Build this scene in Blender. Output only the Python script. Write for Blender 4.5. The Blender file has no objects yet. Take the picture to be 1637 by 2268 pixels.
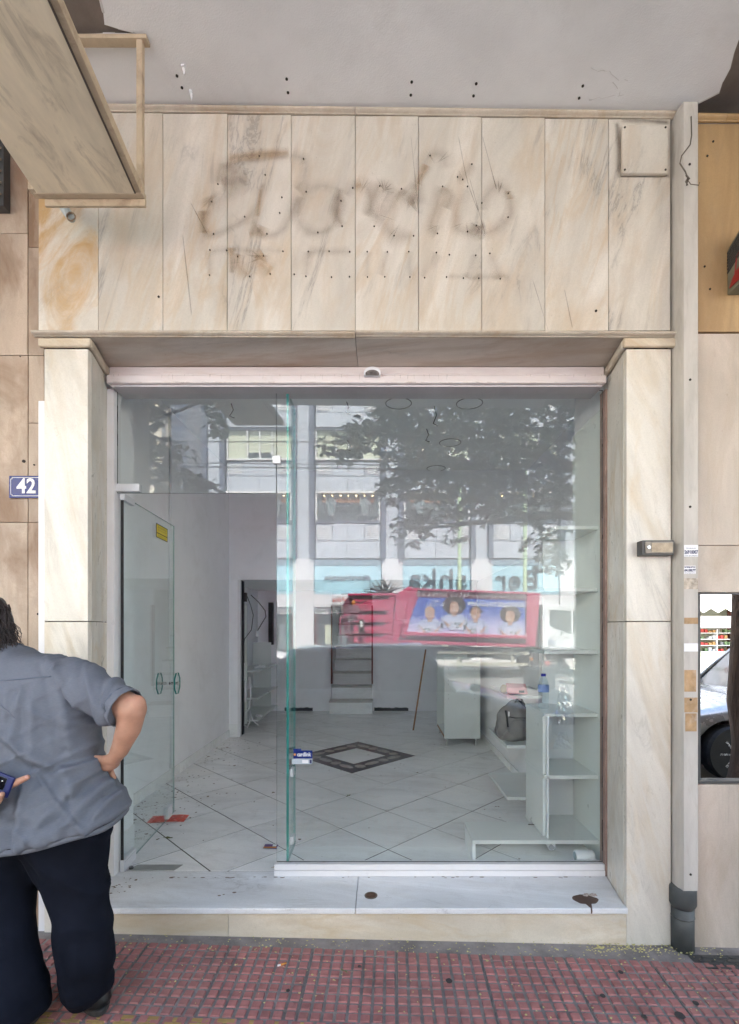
import bpy, math, random
from mathutils import Vector, Matrix, noise
random.seed(7)
sc = bpy.context.scene
COL = sc.collection
R = math.radians
F, CX, CY, CH = 1099.0, 845.0, 1388.0, 1.6      # survey of the photo: focal length, vanishing point, eye height
# ------------------------------------------------------------------ camera, sky, sun, exposure
cam_d = bpy.data.cameras.new('camera'); cam = bpy.data.objects.new('camera', cam_d); COL.objects.link(cam)
cam.location = (0, 0, CH); cam.rotation_euler = (R(90), 0, 0)
cam_d.sensor_fit = 'HORIZONTAL'; cam_d.sensor_width = 36; cam_d.lens = 36 * F / 1637
cam_d.shift_x = -(CX - 818.5) / 1637; cam_d.shift_y = (CY - 1134) / 1637
cam_d.clip_start = .05; cam_d.clip_end = 600
sc.camera = cam
SUN_EL, SUN_AZ = 60, 14
world = bpy.data.worlds.new('World'); sc.world = world; world.use_nodes = True
wn = world.node_tree.nodes; wl = world.node_tree.links
bgn = wn['Background']; sky = wn.new('ShaderNodeTexSky'); sky.sky_type = 'NISHITA'; sky.sun_disc = False
sky.sun_elevation = R(SUN_EL); sky.sun_rotation = R(SUN_AZ); sky.air_density = 1.3; sky.dust_density = 2.5
wl.new(sky.outputs[0], bgn.inputs[0]); bgn.inputs[1].default_value = .15
sun_d = bpy.data.lights.new('sun', 'SUN'); sun = bpy.data.objects.new('sun', sun_d); COL.objects.link(sun)
sun_d.energy = 5; sun_d.angle = R(.5); sun_d.color = (1, .95, .87)
# direction towards the sun: behind this building (+Y), a little to the right
sd = Vector((math.sin(R(SUN_AZ)) * math.cos(R(SUN_EL)), math.cos(R(SUN_AZ)) * math.cos(R(SUN_EL)), math.sin(R(SUN_EL))))
sun.rotation_euler = sd.to_track_quat('Z', 'Y').to_euler()
sc.view_settings.view_transform = 'Standard'; sc.view_settings.look = 'None'
sc.view_settings.gamma = 1; sc.view_settings.use_curve_mapping = False
sc.view_settings.exposure = 2.86
sc.render.engine = 'CYCLES'; sc.cycles.use_denoising = True
try: sc.cycles.denoiser = 'OPENIMAGEDENOISE'
except Exception: pass
sc.cycles.max_bounces = 14; sc.cycles.diffuse_bounces = 10; sc.cycles.transparent_max_bounces = 16; sc.cycles.glossy_bounces = 5
sc.cycles.sample_clamp_indirect = 10; sc.cycles.caustics_reflective = False

def at(x, y, Y):            # a point of the photo at distance Y
    return Vector(((x - CX) / F * Y, Y, CH - (y - CY) / F * Y))
def ax(x, Y): return (x - CX) / F * Y
def az(y, Y): return CH - (y - CY) / F * Y

# ------------------------------------------------------------------ materials
class NT:
    def __init__(s, name):
        s.m = bpy.data.materials.new(name); s.m.use_nodes = True
        s.n = s.m.node_tree.nodes; s.l = s.m.node_tree.links
        s.b = s.n['Principled BSDF']; s.out = s.n['Material Output']
        tc = s.n.new('ShaderNodeTexCoord'); oi = s.n.new('ShaderNodeObjectInfo')
        a = s.n.new('ShaderNodeVectorMath'); a.operation = 'MULTIPLY_ADD'
        a.inputs[1].default_value = (37, 23, 31)
        s.l.new(oi.outputs['Random'], a.inputs[0]); s.l.new(tc.outputs['Object'], a.inputs[2])
        s.vec = a.outputs[0]; s.rnd = oi.outputs['Random']; s.obj = tc.outputs['Object']; s.uv = tc.outputs['UV']
    def mapping(s, scale=(1, 1, 1), rot=(0, 0, 0), src=None):
        m = s.n.new('ShaderNodeMapping'); m.inputs['Scale'].default_value = scale; m.inputs['Rotation'].default_value = rot
        s.l.new(src or s.vec, m.inputs[0]); return m.outputs[0]
    def noise(s, scale, detail=4, rough=.55, dist=0, vec=None):
        t = s.n.new('ShaderNodeTexNoise'); t.inputs['Scale'].default_value = scale; t.inputs['Detail'].default_value = detail
        t.inputs['Roughness'].default_value = rough; t.inputs['Distortion'].default_value = dist
        s.l.new(vec or s.vec, t.inputs['Vector']); return t.outputs['Fac']
    def ramp(s, fac, stops):
        r = s.n.new('ShaderNodeValToRGB'); e = r.color_ramp.elements
        while len(e) < len(stops): e.new(.5)
        for k, (p, c) in enumerate(stops):
            e[k].position = p; e[k].color = (c if hasattr(c, '__len__') else (c, c, c)) + (1,) if not hasattr(c, '__len__') or len(c) == 3 else c
        s.l.new(fac, r.inputs[0]); return r.outputs[0]
    def mix(s, fac, a, b, mode='MIX'):
        m = s.n.new('ShaderNodeMix'); m.data_type = 'RGBA'; m.blend_type = mode
        for sock, v in ((m.inputs[0], fac), (m.inputs[6], a), (m.inputs[7], b)):
            if hasattr(v, 'links'): s.l.new(v, sock)
            elif hasattr(v, '__len__'): sock.default_value = tuple(v) + (1,)
            else: sock.default_value = v
        return m.outputs[2]
    def math(s, op, a, b=0):
        m = s.n.new('ShaderNodeMath'); m.operation = op
        for sock, v in ((m.inputs[0], a), (m.inputs[1], b)):
            if hasattr(v, 'links'): s.l.new(v, sock)
            else: sock.default_value = v
        return m.outputs[0]
    def bump(s, h, strength=.3, dist=.01):
        b = s.n.new('ShaderNodeBump'); b.inputs['Strength'].default_value = strength; b.inputs['Distance'].default_value = dist
        s.l.new(h, b.inputs['Height']); s.l.new(b.outputs[0], s.b.inputs['Normal'])
    def base(s, c):
        if hasattr(c, 'links'): s.l.new(c, s.b.inputs['Base Color'])
        else: s.b.inputs['Base Color'].default_value = tuple(c) + (1,)
    def rough(s, r):
        if hasattr(r, 'links'): s.l.new(r, s.b.inputs['Roughness'])
        else: s.b.inputs['Roughness'].default_value = r

def pm(name, c, rough=.6, metal=0, var=.12, scale=5, bump=.15, bscale=80, dirt=0, dirtc=(.12, .09, .06), dscale=3, bd=.003, stretch=(1, 1, 1)):
    s = NT(name)
    v = s.mapping(stretch) if stretch != (1, 1, 1) else s.vec
    dk = tuple(x * (1 - var) for x in c); lt = tuple(min(1, x * (1 + var * .6)) for x in c)
    col = s.ramp(s.noise(scale, 5, .6, vec=v), [(.3, dk), (.7, lt)])
    if dirt: col = s.mix(s.ramp(s.noise(dscale, 8, .68, .6, v), [(.52, 0.0), (.78, dirt)]), col, dirtc)
    s.base(col); s.b.inputs['Metallic'].default_value = metal
    s.rough(s.ramp(s.noise(scale * 2.3, 4, vec=v), [(.3, max(.02, rough - .08)), (.7, min(1, rough + .08))]))
    if bump: s.bump(s.noise(bscale, 3, vec=v), bump, bd)
    return s.m

def marble(name, c0=(.62, .565, .51), ochre=(.45, .27, .12), amt=.35, vein=.35, tilt=18, rough=.28, thr=.5, axis='Y', sc_=1.0, grime=.0, iso=None, gold=.35):
    s = NT(name)
    rot = (0, R(tilt), 0) if axis == 'Y' else (0, 0, R(10))
    rv = s.mapping((1, 1, 1), rot)                                   # turn first, then stretch along the bedding
    v = s.mapping(iso or ((2.8 * sc_, 2.8 * sc_, .75 * sc_) if axis == 'Y' else (.8, 3, 3)), src=rv)
    lt = tuple(min(1, x * k) for x, k in zip(c0, (1.20, 1.20, 1.22)))
    col = s.ramp(s.noise(1.3, 6, .62, .8, v), [(.32, tuple(x * .86 for x in c0)), (.5, c0), (.68, lt)])
    # broad rusty clouds
    col = s.mix(s.ramp(s.noise(1.0, 7, .62, 1.3, v), [(thr, 0.0), (thr + .2, amt)]), col, ochre)
    # soft golden veins and thin grey veins along the bedding
    g = s.math('ABSOLUTE', s.math('SUBTRACT', s.noise(1.1, 5, .6, 1.2, s.mapping((1.3, 1.3, .9), src=v)), .5))
    gm = s.ramp(s.noise(1.7, 3), [(.4, 0.0), (.62, 1.0)])
    col = s.mix(s.math('MULTIPLY', s.ramp(g, [(0.0, gold), (.06, 0.0)]), gm), col, tuple(x * k for x, k in zip(ochre, (1.15, 1.15, 1.1))))
    n2 = s.noise(1.0, 8, .68, 1.0, s.mapping((1, 1, .6), src=v)); q = s.math('ABSOLUTE', s.math('SUBTRACT', n2, .47))
    brk = s.ramp(s.noise(2.0, 3), [(.48, 0.0), (.62, 1.0)])
    col = s.mix(s.math('MULTIPLY', s.ramp(q, [(0.0, vein), (.010, vein * .35), (.05, 0.0)]), brk), col, (.20, .185, .175))
    fine = s.noise(7, 7, .7, 1, v)
    col = s.mix(s.ramp(fine, [(.52, 0.0), (.75, .14)]), col, (.36, .30, .24))
    if grime: col = s.mix(s.ramp(s.noise(5, 9, .75, .5), [(.54, 0.0), (.72, grime)]), col, (.17, .12, .08))
    col = s.mix(s.math('MULTIPLY', s.rnd, .12), col, (.46, .41, .35))
    gr = s.noise(150, 2, .7); col = s.mix(s.ramp(gr, [(.35, .16), (.6, 0.0)]), col, tuple(x * .55 for x in c0))
    sp = s.noise(38, 4, .75); col = s.mix(s.ramp(sp, [(.66, 0.0), (.74, .35)]), col, (.22, .16, .11))
    s.base(col); s.rough(s.ramp(fine, [(.3, rough), (.8, rough + .22)])); s.bump(s.noise(90, 3), .06, .002)
    return s.m

M = {}
M['fascia'] = marble('aged_marble_slab', (.61, .565, .495), (.45, .30, .15), .5, .7, -14, .28, .52, gold=.36)
M['fascia_ochre'] = marble('ochre_marble_slab', (.66, .61, .53), (.50, .29, .095), .95, .3, -28, .32, .45, iso=(3.2, 3.2, 1.7), gold=.6)
M['pillar'] = marble('cream_marble', (.69, .655, .585), (.48, .345, .17), .45, .3, 16, .24, .52, gold=.45)
M['moulding'] = marble('marble_moulding', (.56, .49, .40), (.34, .20, .08), .5, .2, 0, .35, .5, grime=.35)
M['cap'] = marble('marble_capital', (.60, .52, .40), (.36, .2, .06), .6, .2, 60, .35, .5, grime=.25)
M['soffit'] = marble('soffit_marble', (.60, .54, .47), (.36, .22, .12), .6, .35, 80, .4, .48, axis='Z')
M['sill'] = marble('white_marble_step', (.78, .80, .83), (.5, .44, .37), .2, .4, 80, .25, .58, axis='Z', grime=.14, gold=.12)
M['riser'] = marble('cream_riser_marble', (.66, .60, .50), (.46, .33, .16), .5, .3, 70, .3, .5, axis='Z')
M['travertine'] = marble('brown_travertine', (.45, .35, .265), (.20, .105, .05), .85, .2, 3, .5, .45, grime=.35, iso=(3.2, 3.2, 1.1), gold=.2)
M['travertine_pale'] = marble('pale_travertine', (.50, .43, .365), (.34, .25, .17), .5, .2, 3, .42, .5, iso=(2.6, 2.6, .9), gold=.25)
M['ochre_panel'] = marble('ochre_panel', (.42, .27, .12), (.28, .155, .055), .6, .1, 2, .4, .45, gold=.1)
M['plaster'] = pm('grey_plaster', (.78, .785, .79), .9, 0, .10, 2.0, .35, 160, .25, (.30, .28, .26), 1.3, .004)
M['bare'] = pm('bare_brown_concrete', (.20, .165, .14), .95, 0, .3, 4, .5, 60, .5, (.1, .075, .055), 3)
M['flake'] = pm('torn_plaster_edge', (.62, .61, .6), .9)
M['hole'] = pm('drill_hole_dark', (.03, .025, .02), .95, bump=0)
M['joint'] = pm('dark_joint', (.10, .075, .06), .95)
M['mortar'] = pm('grey_mortar', (.25, .23, .225), .95, 0, .35, 9, .7, 120, .5, (.08, .065, .06), 5, .004)
M['paver'] = pm('red_paver', (.40, .165, .155), .75, 0, .32, 13, .5, 220, .65, (.13, .085, .08), 5, .002)
_p = M['paver'].node_tree; _bs = _p.nodes['Principled BSDF']; _src = _bs.inputs['Base Color'].links[0].from_socket; _oi = [n for n in _p.nodes if n.bl_idname == 'ShaderNodeObjectInfo'][0]
_mx = _p.nodes.new('ShaderNodeMix'); _mx.data_type = 'RGBA'; _ml = _p.nodes.new('ShaderNodeMath'); _ml.operation = 'MULTIPLY'; _ml.inputs[1].default_value = .38
_p.links.new(_oi.outputs['Random'], _ml.inputs[0]); _p.links.new(_ml.outputs[0], _mx.inputs[0]); _p.links.new(_src, _mx.inputs[6]); _mx.inputs[7].default_value = (.26, .15, .135, 1); _p.links.new(_mx.outputs[2], _bs.inputs['Base Color'])
M['yellow'] = pm('yellow_paver', (.42, .28, .10), .75, 0, .3, 9, .4, 200, .5, (.13, .09, .07), 5)
M['white_alu'] = pm('white_aluminium', (.76, .75, .77), .35, 0, .04, 4, .02, 50, .15, (.45, .38, .3), 9)
M['pink_alu'] = pm('pinkish_white_box', (.72, .655, .645), .42, 0, .06, 4, .04, 50, .25, (.4, .28, .18), 7, stretch=(1, 1, 3))
M['wall'] = pm('white_painted_wall', (.88, .88, .91), .85, 0, .05, 1.5, .12, 90, .2, (.5, .48, .46), 3.5)
M['ceil'] = pm('white_ceiling', (.88, .89, .89), .85, 0, .05, 1.5)
M['tile'] = marble('pale_floor_tile', (.93, .94, .95), (.68, .64, .56), .2, .12, 30, .09, .54, axis='Z', grime=.2, gold=.08)
M['grout'] = pm('dark_grout', (.035, .03, .028), .9)
M['ringg'] = pm('grey_ring', (.28, .28, .28), .7)
M['stairnose'] = pm('grey_stair_marble', (.52, .50, .47), .4, 0, .2, 6)
M['inlay'] = pm('red_brown_inlay', (.07, .035, .033), .2, 0, .5, 22, 0)
M['inlay_l'] = pm('pale_inlay_piece', (.42, .39, .36), .2, 0, .3, 30, 0)
M['lam'] = pm('white_laminate', (.68, .71, .70), .35, 0, .04, 3, .02)
M['lam_edge'] = pm('white_laminate_edge', (.78, .80, .82), .4, 0, .03, 3, 0)
M['steel'] = pm('brushed_steel', (.55, .55, .54), .28, 1, .1, 20, .05)
M['silver_fit'] = pm('satin_glass_fitting', (.68, .69, .72), .4, .2, .04, 20, 0)
M['black'] = pm('black_rubber', (.015, .015, .017), .6)
M['darkmetal'] = pm('dark_grey_metal', (.09, .09, .09), .5, .4)
M['wood_red'] = pm('red_brown_wood', (.16, .045, .03), .5, 0, .3, 8, .1, stretch=(8, 8, 1))
M['wood'] = pm('pale_wood', (.38, .20, .09), .6, 0, .2, 8, .1, stretch=(8, 8, 1))
M['pipe'] = pm('grey_pipe', (.055, .06, .06), .55, 0, .3, 6, .1, 60, .4, (.16, .14, .12), 5)
M['board'] = pm('weathered_white_board', (.50, .47, .43), .7, 0, .14, 4, .3, 70, .45, (.26, .22, .17), 5, stretch=(4, 4, .8))
M['awn'] = pm('weathered_beige_board', (.80, .70, .52), .75, 0, .2, 3, .25, 60, .75, (.16, .11, .06), 4.0, stretch=(3, .8, 1))
M['awn_fr'] = pm('rusty_painted_angle', (.50, .40, .28), .6, 0, .2, 8, .3, 80, .7, (.12, .06, .03), 9)
M['paper'] = pm('white_paper', (.8, .8, .82), .7, bump=0, var=.03)
M['ink'] = pm('dark_blue_ink', (.02, .025, .09), .6, bump=0)
M['blackink'] = pm('black_ink', (.02, .02, .025), .6, bump=0)
M['torn'] = pm('brown_tape_residue', (.42, .27, .14), .7, 0, .3, 20, .2, 90, .5, (.6, .55, .5), 18)
M['blue'] = pm('blue_enamel', (.015, .03, .17), .25, 0, .2, 8, .02)
M['whitepaint'] = pm('white_paint', (.8, .8, .8), .45, bump=0, var=.03)
M['glowwhite'] = pm('white_plastic', (.78, .79, .82), .35, bump=0, var=.03)
M['yellowst'] = pm('yellow_sticker', (.75, .6, .02), .4, bump=0, var=.05)
M['redflyer'] = pm('red_flyer', (.75, .07, .035), .35, 0, .3, 40, 0, dirt=.8, dirtc=(.8, .7, .7), dscale=25)
M['purple'] = pm('purple_flyer', (.14, .07, .25), .4, 0, .3, 60, 0)
M['cloth_grey'] = pm('grey_backpack_cloth', (.22, .21, .21), .85, 0, .15, 9, .4, 300, bd=.002)
M['strap'] = pm('dark_strap', (.03, .03, .032), .8)
M['pinkbox'] = pm('pink_box', (.7, .35, .38), .5, bump=0)
M['asphalt'] = pm('asphalt', (.22, .215, .21), .9, 0, .25, 4, .6, 300)
M['kerb'] = pm('kerb_stone', (.30, .29, .28), .85, 0, .15, 6, .3)
M['farpave'] = pm('far_paving', (.5, .48, .45), .85, 0, .15, 3, .2)
M['blotch'] = pm('brown_dried_spill', (.085, .045, .035), .35, bump=.1)
M['gum'] = pm('dark_gum_spot', (.05, .045, .045), .8)
M['petal'] = pm('yellow_green_petal', (.55, .50, .22), .8, bump=0, var=.3, scale=60)
M['leaf'] = None
M['bark'] = pm('tree_bark', (.10, .065, .045), .95, 0, .4, 5, 1.0, 22, stretch=(3, 3, .5), bd=.03)

def glass_mat(name, tint=(.968, .988, .983), r0=.045, tintf=1.0):
    s = NT(name); s.n.remove(s.b)
    lw = s.n.new('ShaderNodeLayerWeight'); lw.inputs['Blend'].default_value = .5
    p = s.math('POWER', lw.outputs['Facing'], 5)
    f = s.math('ADD', s.math('MULTIPLY', p, 1 - r0), r0)
    t = s.n.new('ShaderNodeBsdfTransparent'); t.inputs[0].default_value = tuple(tint) + (1,)
    g = s.n.new('ShaderNodeBsdfGlossy'); g.inputs['Roughness'].default_value = 0.0; g.inputs['Color'].default_value = (1, 1, 1, 1)
    b = s.n.new('ShaderNodeBump'); b.inputs['Strength'].default_value = .0; b.inputs['Distance'].default_value = .02
    s.l.new(s.noise(1.3, 1, .4), b.inputs['Height']); s.l.new(b.outputs[0], g.inputs['Normal'])
    mx = s.n.new('ShaderNodeMixShader'); s.l.new(f, mx.inputs[0]); s.l.new(t.outputs[0], mx.inputs[1]); s.l.new(g.outputs[0], mx.inputs[2])
    s.l.new(mx.outputs[0], s.out.inputs[0]); return s.m
M['glass'] = glass_mat('shop_window_glass', r0=.042)
M['doorglass'] = glass_mat('door_glass', (.955, .985, .978), .035)
M['teal'] = NT('teal_glass_edge').m
_b = M['teal'].node_tree.nodes['Principled BSDF']; _b.inputs['Base Color'].default_value = (.035, .24, .22, 1); _b.inputs['Roughness'].default_value = .15
M['paleedge'] = pm('pale_glass_edge', (.33, .45, .43), .2, bump=0)
M['darkedge'] = pm('dark_glass_edge', (.02, .03, .035), .3, bump=0)
M['mirrorglass'] = glass_mat('mirror_film_glass', (.1, .1, .1), .8)
M['carglass'] = pm('car_glass', (.012, .016, .02), .04, bump=0, var=0)
M['carglass'].node_tree.nodes['Principled BSDF'].inputs['Specular IOR Level'].default_value = 1.0
def paint(name, c, rough=.3, metal=.0):
    m = pm(name, c, rough, metal, .04, 3, 0)
    m.node_tree.nodes['Principled BSDF'].inputs['Coat Weight'].default_value = .8
    return m
M['stain'] = None
def stain_mat(name, c, a):
    s = NT(name); s.n.remove(s.b)
    sep = s.n.new('ShaderNodeSeparateXYZ'); s.l.new(s.uv, sep.inputs[0])
    v = s.math('ABSOLUTE', s.math('SUBTRACT', s.math('MULTIPLY', sep.outputs[1], 2), 1))
    e = s.math('POWER', s.math('SUBTRACT', 1, v), 1.3)
    u = s.math('MULTIPLY', s.math('MULTIPLY', sep.outputs[0], s.math('SUBTRACT', 1, sep.outputs[0])), 14)
    u = s.math('MINIMUM', u, 1)
    n = s.ramp(s.noise(8, 6, .65, .3), [(.3, 0.45), (.62, 1.0)])
    f = s.math('MULTIPLY', s.math('MULTIPLY', e, u), s.math('MULTIPLY', n, a))
    t = s.n.new('ShaderNodeBsdfTransparent'); d = s.n.new('ShaderNodeBsdfDiffuse'); d.inputs[0].default_value = tuple(c) + (1,)
    mx = s.n.new('ShaderNodeMixShader'); s.l.new(f, mx.inputs[0]); s.l.new(t.outputs[0], mx.inputs[1]); s.l.new(d.outputs[0], mx.inputs[2])
    s.l.new(mx.outputs[0], s.out.inputs[0]); return s.m
M['ghost'] = stain_mat('grey_brown_soot_stain', (.28, .185, .12), .26)
M['faint'] = stain_mat('faint_letter_stain', (.27, .18, .12), .2)  # weaker stain left by the second row of old letters
M['rust'] = stain_mat('rust_stain', (.42, .25, .10), .38)
M['grime'] = stain_mat('dark_grime', (.10, .07, .05), .55)

# ------------------------------------------------------------------ mesh building
class MB:
    def __init__(s): s.v = []; s.f = []; s.mi = []; s.uv = {}
    def quad(s, pts, mi=0, uv=None):
        n = len(s.v); s.v += [tuple(p) for p in pts]; s.f.append(list(range(n, n + len(pts)))); s.mi.append(mi)
        if uv: s.uv[len(s.f) - 1] = uv
        return s
    def box(s, x0, x1, y0, y1, z0, z1, mi=0, mis=None):
        n = len(s.v)
        s.v += [(x0, y0, z0), (x1, y0, z0), (x1, y1, z0), (x0, y1, z0), (x0, y0, z1), (x1, y0, z1), (x1, y1, z1), (x0, y1, z1)]
        fs = [(0, 3, 2, 1), (4, 5, 6, 7), (0, 1, 5, 4), (2, 3, 7, 6), (1, 2, 6, 5), (3, 0, 4, 7)]   # bottom top front(-y) back right left
        for k, f in enumerate(fs): s.f.append([n + i for i in f]); s.mi.append(mis[k] if mis else mi)
        return s
    def hexa(s, p, mi=0):      # eight corners: bottom four, top four
        n = len(s.v); s.v += [tuple(q) for q in p]
        for f in [(0, 3, 2, 1), (4, 5, 6, 7), (0, 1, 5, 4), (2, 3, 7, 6), (1, 2, 6, 5), (3, 0, 4, 7)]: s.f.append([n + i for i in f]); s.mi.append(mi)
        return s
    def prism(s, poly, d, mi=0):   # closed 3D polygon extruded by vector d
        n = len(s.v); k = len(poly); d = Vector(d)
        s.v += [tuple(Vector(p)) for p in poly] + [tuple(Vector(p) + d) for p in poly]
        s.f.append(list(range(n, n + k))[::-1]); s.mi.append(mi); s.f.append(list(range(n + k, n + 2 * k))); s.mi.append(mi)
        for i in range(k): s.f.append([n + i, n + (i + 1) % k, n + k + (i + 1) % k, n + k + i]); s.mi.append(mi)
        return s
    def ring(s, rings, mi=0, cap=True, closed=True):
        n = len(s.v); k = len(rings[0])
        for r in rings: s.v += [tuple(p) for p in r]
        for a in range(len(rings) - 1):
            for i in range(k if closed else k - 1):
                j = (i + 1) % k
                s.f.append([n + a * k + i, n + a * k + j, n + (a + 1) * k + j, n + (a + 1) * k + i]); s.mi.append(mi)
        if cap:
            s.f.append(list(range(n, n + k))[::-1]); s.mi.append(mi)
            m = n + (len(rings) - 1) * k; s.f.append(list(range(m, m + k))); s.mi.append(mi)
        return s
    def tube(s, pts, r, n=8, mi=0):
        pts = [Vector(p) for p in pts]; rs = r if hasattr(r, '__len__') else [r] * len(pts); rings = []; ref = None
        for i, p in enumerate(pts):
            t = (pts[min(i + 1, len(pts) - 1)] - pts[max(i - 1, 0)]).normalized()
            if ref is None:
                ref = Vector((0, 0, 1)) if abs(t.z) < .9 else Vector((1, 0, 0))
            u = (ref - t * ref.dot(t)); u = u.normalized() if u.length > 1e-6 else t.orthogonal().normalized(); w = t.cross(u); ref = u
            rings.append([p + (u * math.cos(2 * math.pi * k / n) + w * math.sin(2 * math.pi * k / n)) * rs[i] for k in range(n)])
        return s.ring(rings, mi)
    def ell(s, c, r, n=16, m=10, mi=0, rot=None):
        c = Vector(c); r = r if hasattr(r, '__len__') else (r, r, r); rings = []
        for a in range(m + 1):
            th = math.pi * a / m; th = min(max(th, .02), math.pi - .02)
            q = [Vector((r[0] * math.sin(th) * math.cos(2 * math.pi * k / n), r[1] * math.sin(th) * math.sin(2 * math.pi * k / n), -r[2] * math.cos(th))) for k in range(n)]
            if rot: q = [rot @ p for p in q]
            rings.append([c + p for p in q])
        return s.ring(rings, mi)
    def caps(s, p0, p1, r0, r1, n=14):
        s.tube([p0, p1], [r0, r1], n); s.ell(p0, r0, n, 8); s.ell(p1, r1, n, 8); return s
    def build(s, name, mats, parent=None, smooth=False, bevel=0, label=None, kind=None, seg=2):
        me = bpy.data.meshes.new(name)
        off = Vector(parent.get('_o', (0, 0, 0))) if parent is not None else Vector((0, 0, 0))
        me.from_pydata([tuple(Vector(p) - off) for p in s.v], [], s.f)
        mats = mats if isinstance(mats, (list, tuple)) else [mats]
        for m in mats: me.materials.append(M[m] if isinstance(m, str) else m)
        for p, mi in zip(me.polygons, s.mi): p.material_index = mi; p.use_smooth = smooth
        if s.uv:
            ul = me.uv_layers.new(name='UVMap')
            for fi, uv in s.uv.items():
                for li, c in zip(me.polygons[fi].loop_indices, uv): ul.data[li].uv = c
        me.update()
        o = bpy.data.objects.new(name, me); COL.objects.link(o)
        if parent is not None: o.parent = parent; o['_o'] = tuple(off)
        if bevel:
            b = o.modifiers.new('bevel', 'BEVEL'); b.width = bevel; b.segments = seg; b.limit_method = 'ANGLE'; b.angle_limit = R(40)
            for p in me.polygons: p.use_smooth = True
            try:
                w = o.modifiers.new('wn', 'WEIGHTED_NORMAL'); w.keep_sharp = False
            except Exception: pass
        if label: o['label'] = label
        if kind: o['kind'] = kind
        return o
def box(name, a, mats, parent=None, **k): return MB().box(*a).build(name, mats, parent, **k)
def tag(o, label, cat, group=None, kind=None):
    if label: o['label'] = label
    if cat: o['category'] = cat
    if group: o['group'] = group
    if kind: o['kind'] = kind
    return o
def thing(name, loc, label, cat, group=None):
    o = bpy.data.objects.new(name, None); COL.objects.link(o); o.location = loc; o['_o'] = tuple(loc)
    return tag(o, label, cat, group)
def root_local(name, loc, rz, label, cat, group=None):     # parts are given in local coordinates
    o = bpy.data.objects.new(name, None); COL.objects.link(o); o.location = loc; o.rotation_euler = (0, 0, rz); o['_o'] = (0, 0, 0)
    return tag(o, label, cat, group)
def struct(o, label=None):
    o['kind'] = 'structure'
    if label: o['label'] = label
    return o
def inst(src, name, loc, parent, rot=(0, 0, 0), scale=(1, 1, 1)):
    o = bpy.data.objects.new(name, src.data); COL.objects.link(o); o.location = loc; o.rotation_euler = rot; o.scale = scale
    o.parent = parent; return o
def text(body, size, loc, rot, mat, parent, name='lettering', ext=.001, width=None, align='CENTER', bold=0):
    cu = bpy.data.curves.new(name, 'FONT'); cu.body = body; cu.size = size; cu.extrude = ext; cu.align_x = align; cu.align_y = 'CENTER'
    cu.resolution_u = 3; cu.offset = bold
    o = bpy.data.objects.new(name + '_tmp', cu); COL.objects.link(o)
    dg = bpy.context.evaluated_depsgraph_get(); me = bpy.data.meshes.new_from_object(o.evaluated_get(dg)); bpy.data.objects.remove(o)
    if width and len(me.vertices):
        xs = [v.co.x for v in me.vertices]; k = width / (max(xs) - min(xs))
        for v in me.vertices: v.co.x *= k
    me.materials.clear(); me.materials.append(M[mat] if isinstance(mat, str) else mat)
    m = Matrix.Translation(Vector(loc)) @ rot.to_4x4() if isinstance(rot, Matrix) else Matrix.Translation(Vector(loc)) @ Matrix.Rotation(rot[2], 4, 'Z') @ Matrix.Rotation(rot[0], 4, 'X')
    off = Vector(parent.get('_o', (0, 0, 0))) if parent is not None else Vector((0, 0, 0))
    me.transform(Matrix.Translation(-off) @ m)
    n = bpy.data.objects.new(name, me); COL.objects.link(n)
    if parent is not None: n.parent = parent; n['_o'] = tuple(off)
    return n
FRONT = (R(90), 0, 0)             # text read from the camera side
BACK = (R(90), 0, math.pi)        # text read from +Y
def ribbon(pts, w, y, n=6):
    """soft stain stroke on a plane facing -Y; pts are (x, z)"""
    P = [Vector((p[0], p[1])) for p in pts]; sm = []
    for i in range(len(P) - 1):
        p0, p1, p2, p3 = P[max(i - 1, 0)], P[i], P[i + 1], P[min(i + 2, len(P) - 1)]
        for k in range(n):
            t = k / n
            sm.append(.5 * ((2 * p1) + (p2 - p0) * t + (2 * p0 - 5 * p1 + 4 * p2 - p3) * t * t + (3 * p1 - p0 - 3 * p2 + p3) * t ** 3))
    sm.append(P[-1]); b = MB(); N = len(sm); edge = []
    for i, p in enumerate(sm):
        t = (sm[min(i + 1, N - 1)] - sm[max(i - 1, 0)]).normalized(); q = Vector((-t.y, t.x)) * w / 2 * (.8 + .4 * noise.noise(Vector((p.x * 9, p.y * 9, 0))))
        edge.append((p + q, p - q))
    for i in range(N - 1):
        a, c = edge[i]; d, e = edge[i + 1]; u0, u1 = i / (N - 1), (i + 1) / (N - 1)
        b.quad([(a.x, y, a.y), (c.x, y, c.y), (e.x, y, e.y), (d.x, y, d.y)], 0, [(u0, 1), (u0, 0), (u1, 0), (u1, 1)])
    return b
def join(bs):
    r = MB()
    for b in bs:
        n = len(r.v); nf = len(r.f); r.v += b.v; r.f += [[i + n for i in f] for f in b.f]; r.mi += b.mi
        for k, u in b.uv.items(): r.uv[k + nf] = u
    return r
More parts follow.
